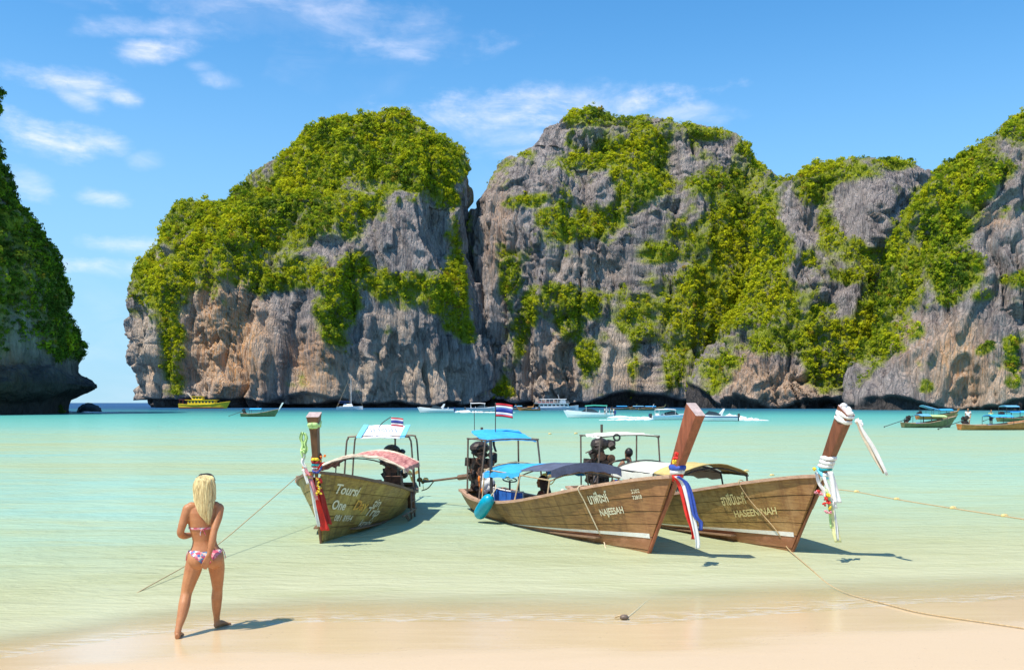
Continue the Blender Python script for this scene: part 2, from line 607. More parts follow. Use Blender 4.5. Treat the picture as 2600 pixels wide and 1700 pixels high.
def clump_mesh(name, Pc, Nc, rad, nleaf, hue, squash=0.75):
    """leafy clumps: leaf-sized triangles spread over and inside each crown"""
    n = len(Pc)
    d = rngN.normal(size=(n, nleaf, 3))
    d /= np.linalg.norm(d, axis=2, keepdims=True)
    up = Nc[:, None, :] * 0.55 + np.array([0, 0, 0.45])
    d = d + up * 0.55
    d /= np.linalg.norm(d, axis=2, keepdims=True)
    rr = rngN.uniform(0.70, 1.05, (n, nleaf, 1))
    lump = 0.8 + 0.35 * np.sin(d[..., :1] * 5 + rngN.uniform(0, 6, (n, 1, 1))) * np.cos(d[..., 1:2] * 4 + d[..., 2:] * 3)
    c = Pc[:, None, :] + d * rr * lump * rad[:, None, None] * np.array([1, 1, squash])
    nn = d + rngN.normal(size=d.shape) * 0.30
    nn /= np.linalg.norm(nn, axis=2, keepdims=True)
    a = np.cross(nn, rngN.normal(size=d.shape))
    a /= np.linalg.norm(a, axis=2, keepdims=True) + 1e-6
    b = np.cross(nn, a)
    s = rad[:, None, None] * rngN.uniform(0.11, 0.26, (n, nleaf, 1)) * (60 / nleaf) ** 0.5
    v0 = c + a * s
    v1 = c - a * s * 0.5 + b * s * 0.87
    v2 = c - a * s * 0.5 - b * s * 0.87
    V = np.stack([v0, v1, v2], 2).reshape(-1, 3)
    Fa = np.arange(len(V)).reshape(-1, 3)
    me = fastmesh(name, V, Fa)
    lc = hue[:, None, :] * rngN.uniform(0.85, 1.15, (n, nleaf, 1))
    lc = np.repeat(lc[:, :, None, :], 3, 2).reshape(-1, 3)
    attr_c(me, 'leaf', np.clip(lc, 0, 1))
    return me


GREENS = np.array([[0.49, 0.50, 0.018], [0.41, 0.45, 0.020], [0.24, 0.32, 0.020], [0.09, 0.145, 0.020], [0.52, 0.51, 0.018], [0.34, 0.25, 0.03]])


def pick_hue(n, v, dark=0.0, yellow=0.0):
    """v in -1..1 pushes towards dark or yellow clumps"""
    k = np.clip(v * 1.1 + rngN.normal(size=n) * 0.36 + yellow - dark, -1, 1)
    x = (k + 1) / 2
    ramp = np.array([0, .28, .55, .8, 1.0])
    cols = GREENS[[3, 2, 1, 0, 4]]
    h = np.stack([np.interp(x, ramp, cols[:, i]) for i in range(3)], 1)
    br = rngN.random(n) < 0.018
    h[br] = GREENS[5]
    return h


def mountain(spec):
    """A rounded limestone tower: levels of rounded plan sections whose half widths follow the skyline,
    roughened along the surface normal."""
    cy = spec['cy']
    Lp = sorted(d2t(spec['left']), key=lambda q: -q[1])
    Rp = sorted(d2t(spec['right']), key=lambda q: -q[1])
    ztop = CAM_H - (min(min(q[1] for q in Lp), min(q[1] for q in Rp)) - HZ) / F * cy
    zl = np.array([CAM_H - (q[1] - HZ) / F * cy for q in Lp])
    sl = np.array([(q[0] - 1300) / F * cy for q in Lp])
    zr = np.array([CAM_H - (q[1] - HZ) / F * cy for q in Rp])
    sr = np.array([(q[0] - 1300) / F * cy for q in Rp])
    zz = np.linspace(-1.5, ztop - 0.05, 3000)
    L_ = np.interp(zz, zl, sl)
    R_ = np.interp(zz, zr, sr)
    ker = np.ones(25) / 25
    Ls = np.convolve(np.pad(L_, 12, 'edge'), ker, 'valid')
    Rs = np.convolve(np.pad(R_, 12, 'edge'), ker, 'valid')
    step = np.sqrt(np.diff(zz) ** 2 + 0.5 * (np.diff(Ls) ** 2 + np.diff(Rs) ** 2))
    cum = np.concatenate([[0], np.cumsum(step)])
    K = spec['K']
    zk = np.interp(np.linspace(0, cum[-1], K), cum, zz)
    zsc = spec.get('zs', 0.972)
    lk, rk = np.interp(zk, zz, Ls), np.interp(zk, zz, Rs)
    w = np.maximum((rk - lk) / 2, 0.15)
    c0 = (rk + lk) / 2
    w0 = np.interp(0, zz, (Rs - Ls) / 2)
    D = spec['D'] * np.minimum(1.0, (np.clip(w / w0, 0, 1) ** 0.6) * (1 - 0.42 * np.clip(zk / ztop, 0, 1) ** 1.6)) + 2
    M = spec['M']
    ph = np.concatenate([np.linspace(-0.35, math.pi + 0.35, M), np.linspace(math.pi + 0.6, 2 * math.pi - 0.6, 10)])
    ex = 2.0 / spec.get('n', 2.4)
    cphi, sphi = np.cos(ph), np.sin(ph)
    cxs = np.sign(cphi) * np.abs(cphi) ** ex
    sxs = np.sign(sphi) * np.abs(sphi) ** ex
    Dm = np.where(sphi[None, :] > 0, D[:, None], (D * 0.8)[:, None])
    s = c0[:, None] + w[:, None] * cxs[None, :]
    f = Dm * sxs[None, :]
    az = math.atan2(spec['ax'] * 1.0924 - 1300, F) * 0.6
    # plan position: across the skyline s, toward the bay f
    cxm = (spec['ax'] * 1.0924 - 1300) / F * cy
    fx, fy = -math.sin(az), -math.cos(az)
    X = s + f * fx
    Y = cy + f * fy
    Z = np.repeat(np.where(zk > 0, zk * zsc, zk)[:, None], len(ph), 1)
    Pm = np.stack([X, Y, Z], -1)
    gu = np.gradient(Pm, axis=0)
    gv = (np.roll(Pm, -1, 1) - np.roll(Pm, 1, 1))
    N = np.cross(gu, gv)
    N /= np.linalg.norm(N, axis=2, keepdims=True) + 1e-9
    ctr = np.array([cxm, cy, ztop * 0.3])
    if np.mean(np.sum(N * (Pm - ctr), -1)) < 0:
        N = -N
    p = Pm.reshape(-1, 3)
    n = N.reshape(-1, 3)
    k = spec.get('rough', 1.0)
    sd = spec['seed']
    # broad buttresses, flutes, ledges, karst pinnacles
    steep = 1 - np.clip(n[:, 2], 0, 1)
    dsp = 7.0 * fbm(p / np.array([46, 46, 75]), 3, sd)
    dsp += 5.5 * (ridged(p / np.array([26, 26, 70]), 3, sd + 20) - 0.62)
    wp = np.stack([fbm(p / 14, 2, sd + 90), fbm(p / 14 + 50, 2, sd + 91), np.zeros(len(p))], -1) * 4.0
    pw = p + wp
    dsp += 3.6 * (ridged(pw / np.array([7, 7, 36]), 3, sd + 30) - 0.62) * (0.4 + 0.6 * steep)
    dsp -= 5.0 * (1 - np.abs(vnoise(pw / np.array([10, 10, 60]), sd + 33))) ** 9 * steep
    dsp -= 2.6 * (1 - np.abs(vnoise(pw / np.array([4.6, 4.6, 32]), sd + 34))) ** 7 * steep
    dsp -= 0.8 * (1 - np.abs(vnoise(pw / np.array([22, 22, 9]), sd + 35))) ** 9
    dsp -= 1.6 * (1 - np.abs(vnoise(pw / np.array([2.8, 2.8, 13]), sd + 36))) ** 6 * steep
    dsp += 1.8 * (ridged(pw / np.array([2.0, 2.0, 13]), 3, sd + 40) - 0.6)
    dsp += 0.7 * fbm(p / np.array([1.5, 1.5, 3.2]), 2, sd + 45)
    fm = np.clip(0.62 + 1.5 * fbm(p / np.array([24, 24, 30]), 2, sd + 47), 0.2, 1.35)
    big_ = 7.0 * fbm(p / np.array([46, 46, 75]), 3, sd)
    dsp = big_ + (dsp - big_) * fm
    sl = fbm(pw / np.array([17, 17, 95]), 3, sd + 48) * 4.5
    fl = np.floor(sl)
    dsp += 3.6 * (fl + sstep(sl - fl, 0.80, 1.0)) * (0.35 + 0.65 * steep)
    led = fbm(p / np.array([60, 60, 9]), 3, sd + 50)
    dsp += 1.0 * led
    topf = sstep(p[:, 2], ztop, ztop - 14) * 0.75 + 0.25
    dsp = dsp * k * topf - 0.9
    # painted-on-map vegetation and rock colour zones
    q = p + n * dsp[:, None]
    u = 1300 + F * q[:, 0] / q[:, 1]
    v = HZ - F * (q[:, 2] - CAM_H) / q[:, 1]
    veg = spec['base'] + 1.15 * patches(spec['veg'], u, v) - 1.15 * patches(spec['rock'], u, v)
    veg = veg + 0.55 * fbm(p / np.array([22, 22, 22]), 3, sd + 60) + 1.15 * fbm(p / np.array([7, 7, 6]), 4, sd + 64, 0.65)
    veg = veg + 0.5 * (n[:, 2] - 0.45)
    veg *= 1.0
    veg[p[:, 2] < 4.5] = -1
    warm = np.clip(patches(spec['warm'], u, v), 0, 1)
    cream = np.clip(patches(spec['cream'], u, v), 0, 1)
    # sea notch
    zt = p[:, 2]
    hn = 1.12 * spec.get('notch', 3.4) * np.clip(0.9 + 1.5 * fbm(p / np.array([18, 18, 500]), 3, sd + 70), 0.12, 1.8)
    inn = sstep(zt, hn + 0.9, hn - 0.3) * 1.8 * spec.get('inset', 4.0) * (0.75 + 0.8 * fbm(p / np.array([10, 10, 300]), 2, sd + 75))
    if 'caves' in spec:
        for (cu, cw, ch) in spec['caves']:
            e = np.clip(1 - np.abs(u - cu) / cw, 0, 1) ** 0.6
            inn = inn + sstep(zt, ch * e + 0.6, ch * e - 0.8) * 6 * (e > 0)
    dsp2 = dsp - np.clip(inn, 0, 15)
    q = p + n * dsp2[:, None]
    low = zt < 2
    q[low, 2] = np.minimum(q[low, 2], zt[low])
    hor = n.copy()
    me = fastmesh(spec['name'], q, grid_faces(K, len(ph), True), False)
    attr_f(me, 'warm', warm)
    attr_f(me, 'cream', cream)
    attr_f(me, 'moss', np.clip(veg * 2.0 + 0.70, 0, 1) * (zt > 6))
    attr_f(me, 'tide_shade', sstep(zt, hn + 1.3, hn + 0.1))  # shade under the overhang painted into the colour, along with dark tidal rock
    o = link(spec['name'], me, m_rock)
    tag(o, spec['label'], 'cliff', kind='structure')
    # vegetation clumps
    qg = q.reshape(K, len(ph), 3)
    a = np.linalg.norm(np.cross(np.gradient(qg, axis=0), np.gradient(qg, axis=1)), axis=2).ravel()
    a = np.minimum(a, np.percentile(a, 97))
    front = np.zeros((K, len(ph)), bool)
    front[:, :M] = True
    front = front.ravel() & (np.sum(n * (np.array([0, 0, 2.0]) - q), 1) > -0.25 * np.linalg.norm(q, axis=1))
    inv = (u > -130) & (u < 2730)
    wgt = a * (np.clip(veg * 3.0, 0, 1) + 0.10 * np.clip(veg + 0.75, 0, 1) * (veg > -0.6) * (q[:, 2] > 8)) * front * inv
    tot = wgt.sum()
    ncl = int(min(tot / spec['dens'], spec['cap']))
    idx = rngN.choice(len(q), ncl, p=wgt / tot)
    Pc = q[idx] + rngN.normal(size=(ncl, 3)) * 0.5
    Nc = n[idx]
    big = fbm(Pc / 16, 3, sd + 80)
    small = vnoise(Pc / 5, sd + 85)
    ysel = patches(spec.get('yellow', []), u[idx], v[idx]) if spec.get('yellow') else 0
    rad = np.clip(rngN.lognormal(-0.12, 0.45, ncl), 0.4, 2.4) * spec['rad'] * np.clip(0.55 + veg[idx] * 0.7, 0.34, 1.15)
    hue = pick_hue(ncl, big * 1.3 + small * 0.7, spec.get('dark', 0), spec.get('ybias', 0) + 0.5 * ysel)
    # crowns growing out of the slope
    Pc = Pc + np.array([0, 0, 0.35]) * rad[:, None] + Nc * rad[:, None] * 0.25
    print('CL', spec['seed'], ncl, tot / spec['dens'])
    me = clump_mesh(spec['vname'], Pc, Nc, rad, spec['nleaf'], hue)
    o = link(spec['vname'], me, m_leaf)
    tag(o, spec['vlabel'], 'vegetation', kind='stuff')
    return q


CLIFFS = [
 dict(name='limestone_cliff', label='domed limestone cliff at the left of the bay with orange streaked walls', vname='cliff_vegetation', vlabel='jungle greenery covering the domed cliff on the left', seed=3,
   zs=.945, ax=740, cy=520, D=78, n=2.5, K=405, M=440, base=-0.02, dens=1.1, cap=14500, rad=1.05, nleaf=28, ybias=0.24,
   left=[(352, 952), (342, 935), (328, 860), (315, 800), (303, 690), (318, 640), (340, 592), (365, 550), (400, 512), (440, 478), (500, 468), (560, 440), (590, 400), (620, 370), (690, 305), (760, 266), (850, 252), (905, 247)],
   right=[(1172, 952), (1165, 860), (1152, 760), (1140, 690), (1125, 600), (1110, 520), (1105, 450), (1098, 410), (1085, 378), (1050, 328), (985, 270), (945, 252), (925, 247)],
   veg=[Z2(1150, 220, 520, 230, 0, 1), Z2(640, 560, 420, 170, -28, 1), Z2(960, 520, 360, 150, 0, .9), Z2(520, 760, 330, 160, -25, .95), Z2(200, 900, 150, 170, 0, .9), Z2(1490, 960, 260, 105, 15, 1.25), Z2(900, 860, 130, 70, 0, .9), Z2(760, 700, 120, 80, 0, .8), Z2(1640, 860, 70, 150, 0, 1), Z2(1640, 1080, 140, 100, 30, 1),
        Z2(1040, 1020, 105, 180, 8, 1.3), Z2(1130, 830, 95, 62, 0, 1), Z2(700, 905, 95, 52, 0, 1), Z2(250, 1180, 65, 230, -8, .9), Z2(830, 1360, 75, 48, 0, .9), Z2(1250, 1230, 40, 40), Z2(1290, 1120, 40, 45), Z2(1490, 1200, 30, 30), Z2(1600, 380, 120, 250, -12, 1),
        Z2(400, 1260, 40, 40, 0, .8), Z2(1640, 680, 70, 90, 0, .8)],
   rock=[Z2(690, 400, 60, 105, 28, .8), Z2(870, 300, 70, 26, -10, .7), Z2(1180, 450, 130, 45, 0, .6), Z2(1400, 700, 185, 165, 0, 1.25), Z2(900, 800, 230, 85, 0, .55), Z2(520, 1200, 180, 270, 0, 1.1), Z2(820, 1190, 150, 250, 0, 1.0),
         Z2(1380, 1270, 290, 290, 0, 1.1), Z2(1735, 850, 62, 480, -7, 1.6), Z2(120, 1270, 95, 250, 0, 1.1), Z2(218, 775, 42, 55, 0, .8), Z2(330, 600, 60, 50, 0, .5), Z2(860, 590, 60, 60, 0, .6), Z2(1060, 1360, 160, 140, 0, .9)],
   warm=[Z2(530, 1200, 170, 290, -8, 1.0), Z2(960, 1320, 120, 160, -10, .8), Z2(880, 300, 70, 30, 0, .8), Z2(600, 1080, 90, 130, 0, .6), Z2(200, 1320, 60, 120, 0, .4)],
   cream=[Z2(150, 1260, 90, 240, 0, 1), Z2(500, 1230, 190, 250, 0, .9), Z2(1340, 1380, 330, 130, 0, .9), Z2(1330, 1200, 110, 150, 0, .6), Z2(1000, 1400, 150, 90, 0, 1), Z2(230, 800, 40, 40, 0, .9), Z2(360, 950, 60, 40, 0, .7)],
   caves=[(770, 110, 7.5), (860, 60, 5), (1290, 60, 9)], notch=2.2, inset=3.5),
 dict(name='limestone_cliff', label='tallest grey limestone cliff right of the cleft behind the speedboats', vname='cliff_vegetation', vlabel='patchy greenery on the tallest grey cliff right of the cleft', seed=37,
   ax=1470, cy=532, D=58, n=2.9, K=390, M=395, base=-0.12, dens=.85, cap=12500, rad=.94, nleaf=25, ybias=0.24,
   left=[(1112, 962), (1112, 900), (1108, 800), (1094, 650), (1088, 540), (1104, 474), (1150, 415), (1180, 388), (1248, 366), (1258, 320), (1266, 290), (1292, 262), (1345, 246)],
   right=[(1900, 955), (1895, 800), (1870, 600), (1830, 470), (1785, 415), (1745, 370), (1702, 326), (1640, 313), (1585, 310), (1540, 291), (1490, 289), (1460, 270), (1400, 248), (1365, 245)],
   veg=[Z3(650, 80, 190, 50, 5, 1), Z3(880, 150, 70, 45, 20, 1), Z3(1250, 200, 90, 22, 0, .9), Z3(1430, 290, 40, 90, -30, .8), Z3(850, 280, 150, 85, 0, 1), Z3(910, 380, 130, 100, 0, .95), Z3(720, 320, 150, 40, 0, .8), Z3(680, 610, 190, 55, -20, 1),
        Z3(490, 590, 65, 60, 0, .9), Z3(270, 850, 62, 130, 8, 1), Z3(330, 520, 120, 32, -8, .9), Z3(350, 1130, 38, 190, 12, 1), Z3(600, 980, 110, 80, 0, .9), Z3(560, 1100, 70, 62, 0, .9), Z3(660, 1270, 62, 70, 0, .9), Z3(860, 1280, 45, 75, 0, .95),
        Z3(960, 760, 100, 42, 0, .8), Z3(1400, 700, 190, 210, 0, 1.1), Z3(1250, 1030, 280, 130, -12, 1.1), Z3(1160, 900, 70, 100, 0, .9), Z3(880, 1080, 80, 110, 0, .7), Z3(1450, 1180, 210, 62, 0, .9), Z3(1270, 1300, 85, 60, 25, .9), Z3(1050, 1330, 50, 62, 0, .9),
        Z3(1240, 430, 110, 55, 0, .9), Z3(235, 1450, 55, 70, 0, 1.2), Z3(480, 960, 60, 60, 0, .6)],
   rock=[Z3(720, 190, 130, 80, 0, .4), Z3(460, 190, 60, 90, 10, 1), Z3(270, 640, 70, 130, 0, .8), Z3(165, 900, 40, 420, -5, 1.3), Z3(700, 830, 190, 90, -10, .8), Z3(1330, 260, 130, 60, 10, .7), Z3(1120, 330, 80, 60, 0, .6), Z3(900, 600, 130, 90, 0, .4), Z3(430, 1310, 130, 150, 0, 1.1),
         Z3(790, 1290, 60, 130, 0, .9), Z3(950, 1340, 60, 120, 0, .8), Z3(340, 400, 80, 60, 0, .5), Z3(700, 420, 90, 70, 0, .4)],
   warm=[Z3(520, 1300, 60, 150, 0, .5), Z3(1400, 1350, 220, 110, 0, .55), Z3(220, 700, 60, 250, 0, .4), Z3(850, 1380, 80, 80, 0, .4)],
   cream=[Z3(790, 1290, 75, 150, 0, 1.0), Z3(430, 1330, 150, 140, 0, .5), Z3(650, 830, 160, 60, 0, .35), Z3(1300, 1400, 330, 70, 0, .6), Z3(760, 1400, 300, 60, 0, .6)],
   yellow=[Z3(1280, 1040, 200, 110), Z3(1400, 700, 150, 150, 0, .6), Z3(680, 610, 150, 50)], notch=4.2, inset=5.0),
 dict(name='limestone_cliff', label='lower flat topped limestone cliff between the tall cliff and the right ridge', vname='cliff_vegetation', vlabel='greenery on the lower flat topped cliff', seed=71,
   ax=1960, cy=440, D=60, n=2.8, K=320, M=310, base=-0.12, dens=.7, cap=8800, rad=.83, nleaf=25, ybias=0.18,
   left=[(1600, 955), (1660, 850), (1720, 700), (1765, 540), (1790, 450), (1808, 418), (1835, 408), (1860, 392), (1890, 382), (1945, 372), (1985, 369)],
   right=[(2330, 955), (2310, 800), (2270, 600), (2200, 470), (2165, 412), (2140, 392), (2115, 384), (2060, 379), (2030, 372), (2000, 369)],
   veg=[Z4(600, 370, 200, 42, 0, 1), Z4(500, 450, 80, 62, 0, .9), Z4(850, 335, 90, 22, 0, .9), Z4(570, 640, 52, 82, 0, 1), Z4(690, 710, 27, 32), Z4(465, 770, 30, 30), Z4(700, 850, 100, 40, -20, .8), Z4(500, 1050, 85, 42, -25, .9), Z4(410, 1050, 32, 32),
        Z4(180, 700, 180, 200, 0, 1.1), Z4(150, 930, 220, 160, 0, 1.1), Z4(560, 1260, 105, 125, 0, 1.1), Z4(620, 1150, 210, 82, 0, 1), Z4(330, 1150, 150, 60, 0, .8), Z4(280, 880, 100, 60, 0, .9), Z4(60, 1300, 70, 90, 30, .8), Z4(800, 950, 90, 200, 15, 1), Z4(780, 1230, 90, 110)],
   rock=[Z4(420, 600, 80, 110, 0, .7), Z4(740, 540, 130, 140, 0, .9), Z4(940, 380, 90, 40, 0, .8), Z4(420, 850, 60, 90, 0, .6), Z4(640, 960, 90, 70, 0, .5), Z4(300, 1350, 160, 70, 0, .9), Z4(850, 1330, 90, 80, 0, 1)],
   warm=[Z4(280, 1370, 220, 80, 0, .5), Z4(180, 1300, 100, 80, 0, .5)],
   cream=[Z4(300, 1370, 240, 60, 0, .6), Z4(460, 1345, 30, 20, 0, 1)],
   yellow=[Z4(60, 930, 130, 120)], notch=3.6, inset=4.5),
 dict(name='limestone_cliff', label='near limestone ridge rising out of the right edge above the moored boats', vname='cliff_vegetation', vlabel='greenery climbing the near ridge at the right edge', seed=113,
   zs=.93, ax=2330, cy=345, D=58, n=2.6, K=370, M=350, base=-0.12, dens=.52, cap=10000, rad=.73, nleaf=25, ybias=0.14,
   left=[(1985, 962), (2000, 900), (2030, 800), (2062, 690), (2095, 580), (2125, 490), (2150, 430), (2175, 398), (2205, 370), (2232, 345), (2262, 312), (2290, 290), (2315, 276), (2345, 266), (2400, 256), (2440, 250)],
   right=[(2990, 962), (2960, 800), (2900, 600), (2800, 430), (2700, 330), (2600, 275), (2540, 256), (2500, 250)],
   veg=[Z4(1420, 130, 70, 55, -30, 1), Z4(1370, 360, 62, 52, 0, 1), Z4(1180, 430, 130, 170, 35, 1.1), Z4(1080, 600, 130, 180, 25, 1.1), Z4(900, 850, 95, 230, 18, 1.05), Z4(1150, 820, 105, 110, 0, 1.1), Z4(800, 1200, 90, 120, 10, 1.0), Z4(1030, 1375, 36, 32), Z4(1290, 1190, 55, 30, -30), Z4(1420, 1180, 30, 32),
        Z4(1430, 1270, 30, 30), Z4(1430, 1350, 34, 30), Z4(1260, 800, 50, 42, 0, .9), Z4(1280, 950, 50, 40, 0, .7), Z4(950, 1110, 60, 40, 0, .7), Z4(1140, 960, 60, 40, 0, .7), Z4(1400, 560, 40, 50, 0, .8), Z4(1440, 870, 60, 30, 0, .6), Z4(1250, 250, 110, 90, 35, .8)],
   rock=[Z4(1330, 230, 90, 60, -30, .5), Z4(1400, 700, 110, 110, 0, .8), Z4(1180, 1150, 180, 120, 0, 1.0), Z4(1320, 1060, 160, 70, 0, .9), Z4(870, 1330, 90, 90, 0, 1.1), Z4(1200, 1320, 130, 110, 0, 1.0), Z4(1420, 450, 50, 70, 0, .7), Z4(960, 680, 30, 200, 20, .5)],
   warm=[Z4(1190, 1270, 140, 170, -10, .75), Z4(960, 1180, 90, 120, 0, .5), Z4(1330, 590, 90, 40, 0, .4), Z4(1400, 1330, 120, 100, 0, .4)],
   cream=[Z4(1300, 1380, 220, 90, 0, .8), Z4(1180, 1250, 100, 160, 0, .5), Z4(1000, 1300, 60, 90, 0, .3)],
   notch=2.7, inset=3.4),
]
for sp_ in CLIFFS:
    mountain(sp_)

# dark islet at the left: a steep wall that runs out of the frame towards the camera side
def islet():
    zt = 125.0
    K, M = 240, 300
    cen = np.array([-170.0, 178.0])
    tip = np.array([(238 - 1300) / F * 205, 205.0])
    Rt = np.linalg.norm(tip - cen) * .93
    near = curve_pts([(-150, 262, 0), (-112, 240, 0), (-95, 222, 0), (tip[0], tip[1], 0), (-93, 192, 0), (-101, 172, 0), (-116, 140, 0), (-140, 105, 0)], 420)
    back = curve_pts([(-140, 105, 0), (-200, 70, 0), (-265, 140, 0), (-240, 250, 0), (-150, 262, 0)], 40)[1:-1]
    base = np.array([(q_[0], q_[1]) for q_ in near + back]) - cen
    M = len(near)
    ph = base
    # inset of the skyline with height, read off the skyline on the nose side
    sk = d2t([(150, 962), (150, 938), (200, 912), (218, 888), (210, 865), (195, 852), (205, 800), (185, 750), (160, 700), (165, 640), (140, 570), (108, 540), (75, 480), (45, 420), (45, 385), (20, 340), (20, 290), (2, 210)])
    zs = np.array([CAM_H - (q[1] - HZ) / F * 205 for q in sk])
    ins = np.array([(238 - q[0]) / F * 205 for q in sk])
    zk = np.concatenate([np.linspace(-1.0, zs[-1], 210), np.linspace(zs[-1] + 0.4, zt, K - 210)])
    ik = np.interp(zk, zs * .95, ins) + 3.0 * sstep(zk, 3, 12)
    ik = np.where(zk > zs[-1], ins[-1] + (zk - zs[-1]) * 0.42 + 0.012 * (zk - zs[-1]) ** 2, ik)
    sc = np.clip(1 - ik / Rt, 0.02, 1.2)
    X = cen[0] + base[None, :, 0] * sc[:, None]
    Y = cen[1] + base[None, :, 1] * sc[:, None]
    Z = np.repeat(zk[:, None], len(ph), 1)
    Pm = np.stack([X, Y, Z], -1)
    N = np.cross(np.gradient(Pm, axis=0), np.roll(Pm, -1, 1) - np.roll(Pm, 1, 1))
    N /= np.linalg.norm(N, axis=2, keepdims=True) + 1e-9
    if np.mean(np.sum(N[..., :2] * (Pm[..., :2] - cen), -1)) < 0:
        N = -N
    p, n = Pm.reshape(-1, 3), N.reshape(-1, 3)
    dsp = 3.0 * fbm(p / np.array([16, 16, 22]), 3, 201) + 2.6 * (ridged(p / np.array([8, 8, 16]), 3, 203) - 0.62) + 1.0 * (ridged(p / np.array([2.6, 2.6, 5]), 3, 207) - 0.6) + 0.4 * fbm(p, 2, 209)
    dsp = dsp * (0.4 + 0.6 * sstep(p[:, 2], 2, 12)) - 1.4 * sstep(p[:, 2], 24, 10)
    q = p + n * dsp[:, None]
    u = 1300 + F * q[:, 0] / np.maximum(q[:, 1], 1)
    v = HZ - F * (q[:, 2] - CAM_H) / np.maximum(q[:, 1], 1)
    me = fastmesh('limestone_islet', q, grid_faces(K, len(ph), True))
    veg = sstep(p[:, 2], 7.5, 14) * 1.1 - 0.15 + 0.5 * fbm(p / 9, 3, 215)
    veg -= 0.9 * np.clip(patches([(60 * 1.09, 800 * 1.09, 60, 90, 0, 1), (150 * 1.09, 890 * 1.09, 120, 40, 0, 1)], u, v), 0, 1)
    attr_f(me, 'warm', np.clip(patches([(0, 880 * 1.09, 60, 60, 0, .6)], u, v), 0, 1))
    attr_f(me, 'cream', np.zeros(len(q)))
    attr_f(me, 'moss', np.clip(veg, 0, 1))
    attr_f(me, 'tide_shade', sstep(p[:, 2] + 2.5 * fbm(p / 5, 2, 230), 17.0, 6.0))  # shade on the islet's foot painted dark, well above the waterline
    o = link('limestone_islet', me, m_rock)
    tag(o, 'shaded overgrown limestone islet at the left edge with an overhanging foot', 'cliff', kind='structure')
    qg = q.reshape(K, len(ph), 3)
    a = np.linalg.norm(np.cross(np.gradient(qg, axis=0), np.gradient(qg, axis=1)), axis=2).ravel()
    fr_ = np.zeros((K, len(ph)), bool)
    fr_[:, :M] = True
    wgt = a * np.clip(veg * 2, 0, 1) * fr_.ravel() * ((u > -220) & (u < 700) & (q[:, 1] > 60) & (v > -150))
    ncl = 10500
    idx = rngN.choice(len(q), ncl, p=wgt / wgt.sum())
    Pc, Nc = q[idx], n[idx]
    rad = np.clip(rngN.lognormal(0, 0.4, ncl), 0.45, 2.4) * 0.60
    hue = pick_hue(ncl, fbm(Pc / 8, 3, 220) * 0.9, 1.0, 0)  # leaf colours pushed dark to paint in the islet's shade
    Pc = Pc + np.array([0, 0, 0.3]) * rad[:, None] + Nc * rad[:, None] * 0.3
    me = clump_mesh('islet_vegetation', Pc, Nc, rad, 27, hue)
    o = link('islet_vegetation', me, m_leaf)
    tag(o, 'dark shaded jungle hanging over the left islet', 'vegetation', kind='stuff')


islet()

